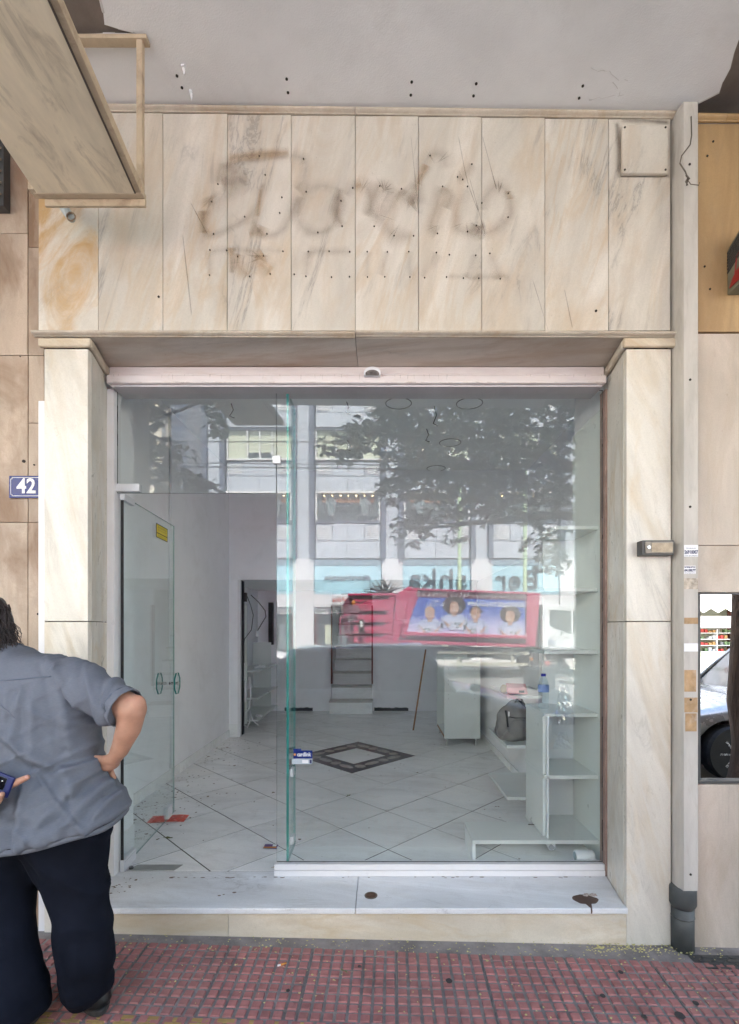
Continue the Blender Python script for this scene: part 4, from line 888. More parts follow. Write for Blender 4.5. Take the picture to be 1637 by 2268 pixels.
# floor things
t = thing('floor_spring_plate', (-1.34, 2.88, FL), 'flat grey metal floor plate under the open door hinge', 'floor plate')
MB().prism([(-1.47, 2.866, FL + .0005), (-1.20, 2.866, FL + .0005), (-1.175, 2.935, FL + .0005), (-1.44, 2.935, FL + .0005)], (0, 0, .0025)).build('plate', pm('dull_plate', (.36, .37, .36), .45, .3), t)
MB().tube([(-1.455, 2.885, FL + .003), (-1.455, 2.885, FL + .012)], .012, 12).build('pivot', 'darkmetal', t)
def flyer(xc, yc, w, h, rz, mat, label, lift=.002):
    t = root_local('flyer', (xc, yc, FL + lift), rz, label, 'flyer'); b = MB(); n = 8
    for i in range(n):
        x0_, x1_ = -w / 2 + w * i / n, -w / 2 + w * (i + 1) / n; z0_, z1_ = [.004 * math.sin((q_ + w) * 25) + .004 for q_ in (x0_, x1_)]
        b.quad([(x0_, -h / 2, z0_), (x1_, -h / 2, z1_), (x1_, h / 2, z1_), (x0_, h / 2, z0_)])
    o = b.build('sheet', mat, t); s_ = o.modifiers.new('s', 'SOLIDIFY'); s_.thickness = .001
    return t
X, Z = ax(383, 3.62), 3.62
t = flyer(-1.56, 3.63, .26, .13, .08, 'redflyer', 'crumpled red flyer on the floor behind the open door')
t2 = flyer(ax(600, 3.17), 3.165, .085, .06, .0, 'purple', 'small purple and orange leaflet lying on the tiles inside the door')
MB().box(-.04, .04, -.028, -.012, .0095, .0102).build('orange_stripe', pm('orange_stripe', (.7, .3, .05), .5), t2)
MB().box(.012, .036, -.006, .02, .0095, .0102).build('photo_patch', 'paper', t2)
leaf_thing(ax(363, 3.3), 3.31, FL + .002, .055, 0, 'brown leaf on the tiles by the open glass door'); leaf_thing(ax(768, 4.1), 4.12, FL + .002, .05, 1, 'tiny brown leaf in the middle of the shop floor')
leaf_thing(ax(605, 2.9), 2.9, FL + .002, .04, .3, 'rusty brown leaf beside the left end of the window track', 'torn')
# stairs
stt = thing('staircase', (-.49, 8, FL), 'narrow marble staircase going up through the back wall', 'staircase')
for k in range(1, 13):
    y0 = 7.99 + .26 * (k - 1); w0, w1 = (-.85, -.14) if k <= 2 else (-.80, -.19)
    if y0 > BW: w0, w1 = -.835, -.155
    if y0 < BW < y0 + .4 and k > 1: w0, w1 = max(w0, -.835), min(w1, -.155)
    MB().box(w0 + .006, w1 - .006, y0 + .018, y0 + .05 + .25, FL + .21 * (k - 1) + (.001 if k == 1 else 0), FL + .21 * k - .025).build('riser', 'tile', stt, bevel=.002)
    MB().box(w0, w1, y0, y0 + .288, FL + .21 * k - .0245, FL + .21 * k).build('tread', 'stairnose', stt, bevel=.004)
for x in (-.838, -.165): MB().box(x, x + .022, 8.20, BW - .001, FL + .46, 1.95).build('wood_edge_strip', 'wood_red', stt)
# left recess: frame, shelves, cables
fr = thing('recess_door_frame', (-1.83, 6.4, FL), 'white door frame at the left end of the rear opening', 'door frame')
MB().box(-1.839, -1.80, BZ - .01, BZ + .11, FL, 2.199).build('post', 'white_alu', fr, bevel=.002); MB().box(-1.799, -1.785, BZ + .03, BZ + .11, FL + .02, 2.19).build('rebate', 'black', fr)
cs = thing('recess_shelf_unit', (-1.85, 6.7, FL), 'narrow white shelf unit with three shelves in the rear left recess', 'shelf unit')
for z in (.31, .61, .98): MB().box(XL - .1, -1.68, 6.75, 8.05, z, z + .022).build('shelf', 'lam', cs, bevel=.001)
MB().box(XL - .1, -1.76, 7.9, 7.92, .33, 1.35).build('upright_panel', 'lam', cs); MB().box(XL - .1, XL - .05, 6.5, 6.74, FL, 2.15).build('side_panel', 'lam', cs); MB().box(-1.86, -1.80, 6.64, 6.66, .3, 1.9).build('narrow_panel', 'lam', cs)
MB().box(-1.87, -1.80, 8.2, 8.29, 1.3, 2.0).build('dark_slot', 'black', cs)
MB().box(-1.98, -1.83, 6.7, 6.76, 1.94, 2.06).build('dark_bracket', 'darkmetal', cs)
def scr(label, c, r): 
    b = MB()
    for _ in range(9): b.ell((c[0] + random.uniform(-r, r), c[1] + random.uniform(-r, r), c[2] + random.uniform(0, r * .5)), (r * .5, r * .4, r * .3), 7, 5)
    tag(b.build('crumpled_rag', 'paper', smooth=True), label, 'rag')
scr('crumpled white rag on the upper recess shelf', (-1.74, 7.1, 1.01), .06); scr('crumpled white paper on the lowest recess shelf', (-1.74, 7.0, .335), .045)
for nm, pts_, r_, m_, lab in (('hanging_cable', [at(556, 1318, 6.6), at(572, 1333, 6.6), at(587, 1352, 6.6), at(589, 1366, 6.6), at(578, 1384, 6.6), at(570, 1398, 6.6)], .006, 'darkmetal', 'curved cable with white plug hanging in the rear left recess'),
        ('hanging_cable', [at(545, 1315, 6.5), at(555, 1340, 6.5), at(561, 1362, 6.5), at(557, 1395, 6.5), at(542, 1415, 6.5), at(538, 1440, 6.5), at(541, 1470, 6.5)], .005, 'darkmetal', 'long thin dark cable running down the recess frame'),
        ('extension_lead', [at(553, 1500, 6.5), at(556, 1540, 6.5), at(552, 1570, 6.5), at(543, 1580, 6.5), at(540, 1606, 6.45), at(548, 1611, 6.42), at(553, 1600, 6.5), at(555, 1575, 6.5), at(560, 1595, 6.45), at(572, 1606, 6.4)], .008, 'glowwhite', 'looped white extension lead at the foot of the recess')):
    o = MB().tube(pts_, r_, 8).build(nm, m_, smooth=True); tag(o, lab, 'cable')
pl = MB(); c = at(570, 1404, 6.6); pl.tube([c + Vector((0, 0, .04)), c, c + Vector((0, 0, -.04))], [.012, .022, .028], 10); tag(pl.build('cable_plug', 'glowwhite', smooth=True), 'white plug at the end of the curved recess cable', 'plug')
MB().box(*(-1.83, -1.775, 6.45, 6.48, .9, 1.13)).build('junction_box', 'glowwhite', cs, bevel=.004); MB().box(-1.80, -1.76, 6.46, 6.49, .62, .88).build('socket_strip', 'glowwhite', cs, bevel=.004)
# freestanding cabinet
cb = thing('open_cabinet', (.92, 6.2, FL), 'tall open pale grey cabinet on steel legs at the rear right', 'cabinet')
MB().box(.74, 1.165, 5.85, 5.868, FL + .09, 1.235).build('end_panel', 'lam', cb, bevel=.001); MB().box(.74, 1.165, 6.62, 6.638, FL + .09, 1.235).build('far_panel', 'lam', cb, bevel=.001)
MB().box(1.147, 1.165, 5.869, 6.619, FL + .09, 1.235).build('back_panel', 'lam', cb); MB().box(.75, 1.146, 5.869, 6.619, FL + .095, FL + .113).build('bottom_board', 'lam', cb)
MB().box(.742, .7495, 5.9, 6.6, FL + .095, FL + .113).build('chipped_edge', 'wood', cb)
for x in (.775, 1.12):
    for y in (5.89, 6.58): MB().tube([(x, y, FL), (x, y, FL + .012), (x, y, FL + .0125), (x, y, FL + .09)], [.016, .016, .009, .009], 12).build('leg', 'steel', cb)
b = MB()
for z in (.75, .8, .92, .97, 1.1): b.tube([(.79, 5.849, z), (.79, 5.8505, z)], .004, 6); b.tube([(1.1, 5.849, z), (1.1, 5.8505, z)], .004, 6)
b.build('shelf_pin_holes', 'hole', cb)
tag(MB().tube([(.43, 6.72, FL + .005), (.62, 6.95, 1.28)], .011, 10).build('wooden_pole', 'wood', smooth=True), 'thin orange brown wooden pole leaning on the cabinet', 'pole')
# corner display shelves, right
cu = thing('corner_shelf_unit', (1.15, 3.2, FL), 'white laminate corner shelf unit inside the right end of the window', 'shelf unit')
for z in (.70, 1.075, 1.457, 1.835, 2.21):
    x0 = .985 if z < 2 else 1.05
    MB().box(x0, 1.308, 3.0, 3.40, z - .022, z).build('shelf', ['lam', 'lam_edge'], cu, bevel=.0008)
MB().box(.985, 1.003, 3.03, 3.38, FL + .13, .677).build('side_panel', 'lam', cu); MB().box(.985, 1.003, 3.03, 3.38, .701, 1.052).build('side_panel', 'lam', cu)
for za, zb3 in ((FL, .677), (.701, 1.052), (1.076, 1.434), (1.458, 1.812), (1.836, 2.187)): MB().box(1.10, 1.308, 3.382, 3.398, za, zb3).build('rear_board', 'lam_edge', cu)
MB().box(1.309, 1.324, 2.90, 3.40, FL, 2.9).build('end_panel', 'lam', cu)
MB().box(1.0035, 1.012, 3.0, 3.02, FL + .13, 1.052).build('front_strip', 'lam_edge', cu)
ds = thing('low_display_shelf', (.9, 3.1, FL), 'low white display shelf board on one leg behind the glass', 'display shelf')
MB().box(.545, 1.306, 2.975, 3.262, .296, .318).build('top_board', 'lam', ds, bevel=.0008); MB().box(.546, .566, 2.98, 3.25, FL, .2955).build('leg_panel', 'lam_edge', ds, bevel=.0008)
MB().box(.985, 1.306, 3.2625, 3.395, .296, .318).build('rear_board', 'lam', ds)
ws = thing('wall_shelves', (1.1, 4, .3), 'three staggered white wall shelves on the right partition', 'shelf unit')
for z in (.343, .723, 1.09): MB().box(.925, 1.269, 3.66, 4.28, z - .022, z).build('shelf', 'lam', ws, bevel=.001)
for z in (.343,): pass
# pipe adapter, socket, tape
sk = thing('socket_adapter', (1.2, 2.95, FL), 'white round plug adapter with two pin socket lying by the right sill corner', 'socket adapter')
c = Vector((1.205, 2.925, FL + .052)); MB().tube([c + Vector((-.06, .01, 0)), c + Vector((-.055, .01, 0)), c + Vector((.04, .01, 0)), c + Vector((.05, .01, 0))], [.03, .036, .036, .03], 20).build('body', 'glowwhite', sk, smooth=True)
MB().tube([c + Vector((.022, -.03, -.012)), c + Vector((.022, -.036, -.012))], .027, 20).build('socket_face', 'glowwhite', sk); 
b = MB()
for d_ in (-.009, .009): b.tube([c + Vector((.022 + d_, -.0363, -.008)), c + Vector((.022 + d_, -.0375, -.008))], .003, 8)
b.build('pin_holes', 'hole', sk)
MB().tube([c + Vector((-.0605, .01, 0)), c + Vector((-.0615, .01, 0))], .026, 16).build('open_end', pm('adapter_inside', (.3, .38, .4), .6), sk)
ln = thing('pipe_offcut', (1.0, 3.12, .27), 'short white plastic pipe end under the low display shelf', 'pipe')
c = Vector((1.03, 3.02, .268)); MB().tube([c + Vector((.0, -.02, 0)), c + Vector((.01, .1, .012))], .025, 18).build('pipe', 'glowwhite', ln, smooth=True); MB().tube([c + Vector((0, -.0205, 0)), c + Vector((0, -.0215, 0))], .018, 18).build('bore', pm('pipe_bore', (.3, .32, .34), .6), ln)
pn = MB().tube([at(1170, 1826, 3.2) , at(1192, 1827, 3.2)], .003, 6); tag(pn.build('small_bolt', 'darkmetal'), 'tiny metal bolt lying on the low display shelf', 'bolt')
# things on the shelves
pb = thing('pink_package', (1.0, 3.85, 1.09), 'pink paper package with printed code on the top wall shelf', 'package')
MB().hexa([(.95, 3.74, 1.0905), (1.10, 3.72, 1.0905), (1.13, 3.85, 1.0905), (.97, 3.86, 1.0905), (.945, 3.75, 1.14), (1.09, 3.735, 1.135), (1.12, 3.85, 1.16), (.965, 3.86, 1.165)]).build('wrapper', 'pinkbox', pb, bevel=.01)
MB().box(1.03, 1.07, 3.716, 3.7185, 1.105, 1.122).build('printed_code', 'blackink', pb)
MB().ell((.94, 3.80, 1.125), (.03, .03, .032), 10, 8).build('crumpled_end', pm('beige_paper', (.5, .42, .3), .8), pb, smooth=True)
M['petbottle'] = glass_mat('clear_bottle', (.86, .91, .93), .08)
bt = thing('water_bottle', (1.05, 3.2, 1.075), 'clear plastic water bottle with blue cap on the corner shelf', 'bottle')
pr = [(0, .031), (.01, .034)] + [(z, .034 - .0025 * (k % 2)) for k, z in enumerate([.02 + i * .011 for i in range(11)])] + [(.15, .034), (.18, .026), (.2, .014), (.205, .0125)]
rr = [[(1.045 + r * math.cos(k * .3927), 3.2 + r * math.sin(k * .3927), 1.0755 + z) for k in range(16)] for z, r in pr]; MB().ring(rr).build('bottle_body', 'petbottle', bt, smooth=True)
MB().tube([(1.045, 3.2, 1.281), (1.045, 3.2, 1.297)], .0155, 16).build('cap', pm('blue_cap', (.02, .03, .35), .4, bump=0), bt)
rr = [[(1.045 + .0352 * math.cos(k * .3927), 3.2 + .0352 * math.sin(k * .3927), z) for k in range(16)] for z in (1.18, 1.225)]; MB().ring(rr, cap=False).build('label_band', pm('blue_label', (.2, .3, .6), .5, bump=0), bt, smooth=True)
# backpack, slumped
bp = thing('backpack', (1.02, 3.95, .723), 'grey backpack slumped on the middle wall shelf', 'backpack')
cX, cY, cZ0 = 1.03, 3.86, .725
b = MB(); b.ell((cX, cY, cZ0 + .13), (.135, .11, .15), 20, 14); b.ell((cX - .03, cY, cZ0 + .06), (.12, .12, .075), 18, 10); b.ell((cX + .04, cY, cZ0 + .07), (.11, .10, .08), 18, 10); b.ell((cX + .02, cY, cZ0 + .25), (.085, .07, .06), 16, 10); b.ell((cX - .115, cY - .01, cZ0 + .16), (.025, .04, .06), 10, 8)
solid(b, 'bag_body', 'cloth_grey', bp, .009, 3, lambda c_, n_: n_ * (.009 * noise.noise(c_ * 9) + .006 * noise.noise(c_ * 22)))
b = MB(); b.ell((cX + .01, cY - .085, cZ0 + .1), (.085, .05, .085), 16, 12); solid(b, 'front_pocket', 'cloth_grey', bp, .008, 2, lambda c_, n_: n_ * (.006 * noise.noise(c_ * 18)))
MB().tube([(cX - .06, cY - .09, cZ0 + .19), (cX - .02, cY - .115, cZ0 + .185), (cX + .06, cY - .115, cZ0 + .185), (cX + .1, cY - .07, cZ0 + .2)], .004, 6).build('zip', 'strap', bp)
def flat_strap(pts_, w, name, par):
    b = MB(); P = [Vector(p) for p in pts_]; Lp = []
    for i in range(len(P) - 1):
        for k in range(5): Lp.append(P[i].lerp(P[i + 1], k / 5))
    Lp.append(P[-1]); s_ = Vector((.5, -.8, 0)).normalized() * w
    for a_, c_ in zip(Lp, Lp[1:]): b.quad([a_, a_ + s_, c_ + s_, c_])
    o = b.build(name, 'strap', par); m = o.modifiers.new('s', 'SOLIDIFY'); m.thickness = .006; return o
flat_strap([(cX + .02, cY - .07, cZ0 + .31), (cX + .08, cY - .08, cZ0 + .25), (cX + .13, cY - .09, cZ0 + .17), (cX + .135, cY - .09, cZ0 + .08), (cX + .09, cY - .1, cZ0 + .02)], .04, 'shoulder_strap', bp)
flat_strap([(cX - .09, cY - .09, cZ0 + .24), (cX - .085, cY - .115, cZ0 + .18), (cX - .08, cY - .12, cZ0 + .12)], .014, 'side_strap', bp)
MB().tube([(cX - .0, cY - .04, cZ0 + .29), (cX + .015, cY - .05, cZ0 + .325), (cX + .045, cY - .05, cZ0 + .32), (cX + .06, cY - .04, cZ0 + .285)], .009, 8).build('top_handle', 'strap', bp, smooth=True)
MB().box(cX - .075, cX - .066, cY - .127, cY - .123, cZ0 + .2, cZ0 + .235).build('reflective_tab', 'paper', bp)
# crumpled clear bags behind the glass
for (x, y, w, h, lab) in ((1250, 1560, .10, .24, 'crumpled clear plastic film hanging beside the corner shelf'), (1245, 1640, .09, .1, 'clear plastic bag of small parts against the corner shelf')):
    c = at(x, y, 2.95); b = MB(); N = 9
    g = [[(c.x + (i / N - .5) * w * (.5 + .8 * j / N), c.y + .02 * noise.noise(Vector((i * .9, j * .9, x))), c.z + (.5 - j / N) * h) for i in range(N + 1)] for j in range(N + 1)]
    for j in range(N):
        for i in range(N): b.quad([g[j][i], g[j][i + 1], g[j + 1][i + 1], g[j + 1][i]])
    o = b.build('plastic_film', M.setdefault('film', glass_mat('clear_film', (.9, .92, .94), .12))); tag(o, lab, 'plastic film')
# power cable along the left wall by the door
tag(MB().tube([(XL + .012, 4.55, CZ), (XL + .012, 4.55, 1.5), (XL + .015, 4.6, .9), (XL + .015, 4.55, .3)], .012, 8).build('surface_conduit', 'glowwhite', smooth=True), 'white conduit running down the left shop wall', 'conduit')
# ================================================================== THE STREET BEHIND THE CAMERA (seen in the glass)
M['panel'] = pm('pale_blue_grey_cladding', (.50, .54, .60), .35, 0, .08, 1.2, 0, 50, .12, (.4, .4, .42), 2)
M['panelw'] = pm('white_cladding', (.74, .74, .76), .4, 0, .04, 1.5)
M['fin'] = pm('dark_blue_grey_fin', (.11, .13, .18), .5, 0, .1)
M['joint2'] = pm('cladding_joint', (.16, .17, .2), .8)
M['sign_blue'] = pm('pale_cyan_window_film', (.42, .68, .78), .35, 0, .03, 2, 0)
M['sign_top'] = pm('grey_blue_window_top', (.22, .31, .38), .4, 0, .05)
M['letter'] = pm('dark_grey_letters', (.05, .07, .09), .5, bump=0)
M['redletter'] = pm('red_letters', (.5, .05, .03), .5, bump=0)
M['winglass'] = pm('office_glass', (.10, .12, .12), .08, 0, .3, 1, 0)
M['blind'] = pm('pale_yellow_blind', (.56, .60, .46), .7, 0, .05)
M['creamw'] = pm('cream_render', (.68, .62, .50), .85, 0, .08, 1)
M['shirt'] = pm('dimmed_tshirt', (.2, .24, .25), .9, 0, .1)  # the dimness of hanging inside behind glass is put into the cloth colour
M['orange_l'] = pm('orange_display_back', (.35, .14, .05), .6)
M['bulb'] = NT('warm_spot_lamp').m
_b = M['bulb'].node_tree.nodes['Principled BSDF']; _b.inputs['Emission Color'].default_value = (1, .7, .35, 1); _b.inputs['Emission Strength'].default_value = 6
FY = -18.4
bb = thing('opposite_shop_building', (2, FY, 0), 'pale blue grey clad shop and office building across the street', 'building')
bb['_o'] = (2, FY, 0)
MB().box(-9.55, 15.3, FY - 12, FY - .25, -.1, 17).build('structure_wall', 'joint2', bb)
cols = [-8.1, -3.78, .52, 4.85, 9.15, 13.4]
fx = Vector((0, 0, 0))
shared = {}
def fbox(name, x0, x1, y0, y1, z0, z1, mat, parent=bb, bev=0):
    """facade piece; alike pieces share one mesh"""
    w, d, h = round(x1 - x0, 3), round(y1 - y0, 3), round(z1 - z0, 3); key = (name, w, d, h, mat if isinstance(mat, str) else mat.name)
    if key not in shared:
        me = bpy.data.meshes.new(name); b = MB().box(0, w, 0, d, 0, h); me.from_pydata(b.v, [], b.f); me.materials.append(M[mat] if isinstance(mat, str) else mat); shared[key] = me
    o = bpy.data.objects.new(name, shared[key]); COL.objects.link(o); o.parent = parent
    off = Vector(parent.get('_o', (0, 0, 0))); o.location = Vector((x0, y0, z0)) - off; o['_o'] = (x0, y0, z0); return o
CW = .58
for k, cx_ in enumerate(cols):
    # coloured centre strip and two fins, on a white ground floor column
    fbox('column_strip', cx_ - .3, cx_ + .3, FY - .22, FY + .02, 4.9, 15.8, 'panel')
    for s_ in (-1, 1): fbox('vertical_fin', cx_ + s_ * .42 - .11, cx_ + s_ * .42 + .11, FY - .22, FY + .24, 4.9, 15.8, 'fin')
    fbox('white_column', cx_ - .5, cx_ + .5, FY - .22, FY + .10, .0, 4.88, 'panelw')
def bay(x0, x1, idx):
    W = x1 - x0
    def row(z0, z1, splits, louv):
        xs_ = [x0] + [x0 + W * s_ for s_ in splits] + [x1]
        for i, (a_, c_) in enumerate(zip(xs_, xs_[1:])):
            if louv and i in (0, len(xs_) - 2):
                p = fbox('louvre_panel', a_ + .02, c_ - .02, FY - .2, FY - .03, z0 + .02, z1 - .02, 'panel')
                for j in range(7): fbox('louvre_slat', a_ + .08, c_ - .08, FY - .03, FY + .0, z0 + .10 + j * (z1 - z0 - .2) / 7, z0 + .10 + (j + .5) * (z1 - z0 - .2) / 7, 'whitepaint', p)
            else: fbox('cladding_panel', a_ + .012, c_ - .012, FY - .2, FY - .0, z0 + .012, z1 - .012, 'panel')
    row(4.92, 5.75, (.48,), False); row(5.76, 6.6, (.26, .5, .76), True)
    row(8.2, 8.9, (.5,), False); row(8.91, 9.6, (.26, .5, .76), True)
    row(11.28, 12.0, (.5,), False); row(12.0, 12.75, (.26, .5, .76), True); row(14.4, 15.8, (.5,), False)
    # first floor display window
    f = fbox('display_window_frame', x0, x1, FY - .2, FY + .02, 6.62, 6.74, 'fin'); fbox('display_window_head', x0, x1, FY - .2, FY + .06, 8.08, 8.18, 'whitepaint')
    fbox('display_back_wall', x0, x1, FY - .16, FY - .14, 6.76, 8.06, 'winglass')
    for x in (x0, x1 - .07): fbox('window_jamb', x, x + .07, FY - .13, FY + .03, 6.75, 8.07, 'whitepaint')
    fbox('display_shelf', x0 + .9, x1 - .9, FY - .13, FY - .1, 7.25, 7.3, 'darkmetal'); fbox('display_shelf', x0 + .9, x1 - .9, FY - .13, FY - .1, 7.6, 7.64, 'darkmetal'); fbox('display_panel', x0 + .3, x1 - .3, FY - .135, FY - .125, 7.66, 7.84, 'orange_l')
    for j in range(7): fbox('spot_lamp', x0 + .4 + j * (W - .8) / 6, x0 + .45 + j * (W - .8) / 6, FY - .05, FY + .0, 7.93, 7.98, 'bulb')
    for x in (x0 + .75, x1 - .75):
        q = [(-.32, .12), (-.22, .34), (-.08, .4), (.08, .4), (.22, .34), (.32, .12), (.22, .06), (.17, .14), (.17, -.42), (-.17, -.42), (-.17, .14), (-.22, .06)]
        MB().prism([(x + a_, FY - .09, 7.4 + c_) for a_, c_ in q], (0, .08, 0)).build('displayed_tshirt', 'shirt', bb)
    # office windows
    for zb4 in (9.68, 12.85):
        zt4 = zb4 + 1.52
        fbox('office_window_back', x0, x1, FY - .18, FY - .16, zb4, zt4, 'winglass')
        xs_ = [x0, x0 + W * .31, x0 + W * .5, x0 + W * .69, x1 - .0]
        for i, (a_, c_) in enumerate(zip(xs_, xs_[1:])):
            fr_ = fbox('window_frame', a_ + .0, a_ + .06, FY - .15, FY + .0, zb4, zt4, 'whitepaint')
            hh = .35 if i in (1, 2) else .0
            fbox('roller_blind', a_ + .09, c_ - .04, FY - .12, FY - .11, zb4 + .12 + hh * .8, zt4 - .06, 'blind')
        fbox('window_sill', x0, x1, FY - .15, FY + .05, zb4, zb4 + .07, 'whitepaint'); fbox('window_head', x0, x1, FY - .15, FY + .02, zt4 - .06, zt4, 'fin')
for a_, c_ in zip(cols, cols[1:]): bay(a_ + CW, c_ - CW, 0)
# ground floor bays
for k, (a_, c_) in enumerate(zip(cols, cols[1:])):
    x0, x1 = a_ + .52, c_ - .52
    fbox('sign_window', x0, x1, FY - .2, FY - .08, 3.2, 4.86, 'sign_blue'); fbox('sign_window_top', x0, x1, FY - .079, FY - .05, 4.60, 4.86, 'sign_top')
    fbox('white_band', x0, (x0 + x1) / 2 - .01, FY - .2, FY - .04, 2.55, 3.18, 'panelw'); fbox('white_band', (x0 + x1) / 2 + .01, x1, FY - .2, FY - .04, 2.55, 3.18, 'panelw')
    for j in range(5): fbox('entrance_louvre', x0, x1, FY - .2, FY - .1, 2.22 + j * .065, 2.25 + j * .065, 'whitepaint')
    fbox('dark_shopfront', x0, x1, FY - .22, FY - .16, .0, 2.2, 'winglass'); fbox('shopfront_frame', x0 + .02, x0 + .1, FY - .2, FY - .1, .0, 2.2, 'wood_red'); fbox('shopfront_frame', x1 - .1, x1 - .02, FY - .2, FY - .1, .0, 2.2, 'wood_red')
    for j in range(4): fbox('mannequin_display', x0 + .5 + j * .7, x0 + .8 + j * .7, FY - .158, FY - .14, .5, 1.7, 'shirt' if j % 2 else 'blind')
LET = 'letter'
text('Ber', 1.32, (6.60, FY - .03, 3.86), BACK, LET, bb, 'shop_lettering', ext=.03, width=2.0)
text('shka', 1.32, (2.72, FY - .03, 3.90), BACK, LET, bb, 'shop_lettering', ext=.03, width=2.85)
text('#bershkastyle', .40, (-1.66, FY - .06, 3.98), BACK, LET, bb, 'window_lettering', ext=.01, width=2.24, bold=.004)
fbox('door_sign_box', -2.45, -.9, FY - .03, FY + .45, 2.66, 3.08, 'panelw'); text('Bershka', .34, (-1.7, FY + .455, 2.88), BACK, 'redletter', bb, 'door_sign_lettering', ext=.005, width=1.25)
cbd = thing('cream_corner_building', (-16, FY, 0), 'cream rendered building beside the clad shop building across the street', 'building')
MB().box(-26, -10.55, FY - 12, FY - .4, -.1, 15).build('wall', 'creamw', cbd); MB().box(-10.5, -9.6, FY - 6, FY - .7, -.1, 16).build('dark_blue_band', 'fin', cbd)  # the recessed box is the dark blue band beside the cream wall
for z in (3, 6.2, 9.4, 12.5):
    for x in (-24, -20.5, -17, -13.5):
        f = MB().box(x, x + 1.5, FY - .41, FY - .36, z, z + 1.7).build('window', 'whitepaint', cbd); MB().box(x + .1, x + 1.4, FY - .361, FY - .34, z + .1, z + 1.6).build('pane', 'winglass', f)
for x in (-10.75, -10.62): MB().tube([(x, FY - .3, 0), (x, FY - .3, 14)], .04, 8).build('drainpipe', 'fin', cbd)
rb = thing('far_right_building', (22, FY, 0), 'plain pale building at the far end of the street opposite', 'building')
MB().box(15.9, 32, FY - 12, FY - .2, -.1, 14).build('wall', 'creamw', rb)
for z in (3.6, 6.8, 10):
    for x in (17, 20.5, 24, 27.5):
        f = MB().box(x, x + 1.6, FY - .21, FY - .16, z, z + 1.7).build('window', 'whitepaint', rb); MB().box(x + .1, x + 1.5, FY - .161, FY - .14, z + .1, z + 1.6).build('pane', 'winglass', f)
# kiosk shop
ks = thing('street_kiosk', (12.9, -14, 0), 'street kiosk with white awning and shelves of goods on the far pavement', 'kiosk')
MB().box(11.3, 14.6, -16, -15.9, 0, 2.9).build('back_wall', 'blind', ks); MB().box(11.2, 11.3, -16, -13.6, 0, 2.5).build('side_wall', 'wood_red', ks); MB().box(14.6, 14.7, -16, -13.6, 0, 2.5).build('side_wall', 'wood_red', ks)
MB().hexa([(11, -12.7, 2.25), (14.9, -12.7, 2.25), (14.9, -16, 3.0), (11, -16, 3.0), (11, -12.7, 2.3), (14.9, -12.7, 2.3), (14.9, -16, 3.05), (11, -16, 3.05)]).build('awning', 'whitepaint', ks)
q = [(11 + i * .26, -12.69, 2.26 if i % 2 else 2.1) for i in range(16)] + [(14.9, -12.69, 2.32), (11, -12.69, 2.32)]; MB().prism(q, (0, .015, 0)).build('awning_valance', 'whitepaint', ks)
MB().box(11.3, 14.6, -13.75, -13.65, 1.55, 2.0).build('sign_board', 'panelw', ks); MB().box(11.3, 14.6, -14.3, -13.7, 0, .62).build('counter', 'blind', ks)
for z in (.62, .86, 1.1, 1.34): MB().box(11.35, 14.55, -14.35, -14.1, z, z + .025).build('shelf', 'whitepaint', ks)
for x in [11.35 + .8 * k for k in range(5)]: MB().box(x, x + .03, -14.35, -14.095, .6, 1.5).build('divider', 'whitepaint', ks)
gc = [pm('goods_' + n_, c_, .5, bump=0) for n_, c_ in (('red', (.5, .04, .03)), ('amber', (.45, .25, .08)), ('grey', (.2, .2, .2)), ('green', (.12, .2, .08)), ('white', (.6, .6, .6)))]
for z in (.645, .885, 1.125, 1.365):
    for i in range(20):
        x = 11.45 + i * .153; 
        if (i * 7 + int(z * 10)) % 6 == 0: continue
        h = random.uniform(.07, .15); MB().box(x, x + .11, -14.3, -14.15, z + .001, z + h).build('goods', gc[(i // 2 + int(z * 9)) % 5], ks)
# street poles and wires
M['pole'] = pm('pale_green_pole', (.30, .42, .24), .5, 0, .08)
for i, xd in enumerate((1018, 1163)):
    x = ax(xd, 18.9); t = thing('street_pole', (x, 5.66 - 18.9, 0), 'pale green lamp pole behind the truck, ' + ('nearer the truck tail' if i == 0 else 'nearer the truck cab'), 'street pole')
    Yp = 5.66 - 18.9
    MB().tube([(x, Yp, 0), (x, Yp, .9), (x, Yp, .92), (x, Yp, 7.5)], [.11, .11, .085, .06], 12).build('shaft', 'pole', t, smooth=True)
    MB().tube([(x, Yp, 7.45), (x, Yp + .5, 7.9), (x, Yp + 1.6, 8.0)], .035, 8).build('arm', 'pole', t, smooth=True); MB().hexa([(x - .12, Yp + 1.4, 7.92), (x + .12, Yp + 1.4, 7.92), (x + .1, Yp + 2.1, 7.96), (x - .1, Yp + 2.1, 7.96), (x - .1, Yp + 1.45, 8.04), (x + .1, Yp + 1.45, 8.04), (x + .07, Yp + 2.05, 8.02), (x - .07, Yp + 2.05, 8.02)]).build('lamp_head', 'whitepaint', t)
for i, (y_, z_) in enumerate(((-6.0, 6.0), (-6.4, 5.72), (-8.5, 6.5))):
    pts_ = [(-30 + 2 * k, y_ - .02 * k, z_ + .0006 * (k - 15) ** 2 - .012 * k * (1 if i else -.3)) for k in range(31)]
    tag(MB().tube(pts_, .014, 6).build('overhead_wire', 'black', smooth=True), 'thin overhead tram wire crossing the street view, ' + ('lowest of three', 'middle of three', 'highest of three')[(1, 0, 2)[i]], 'wire')
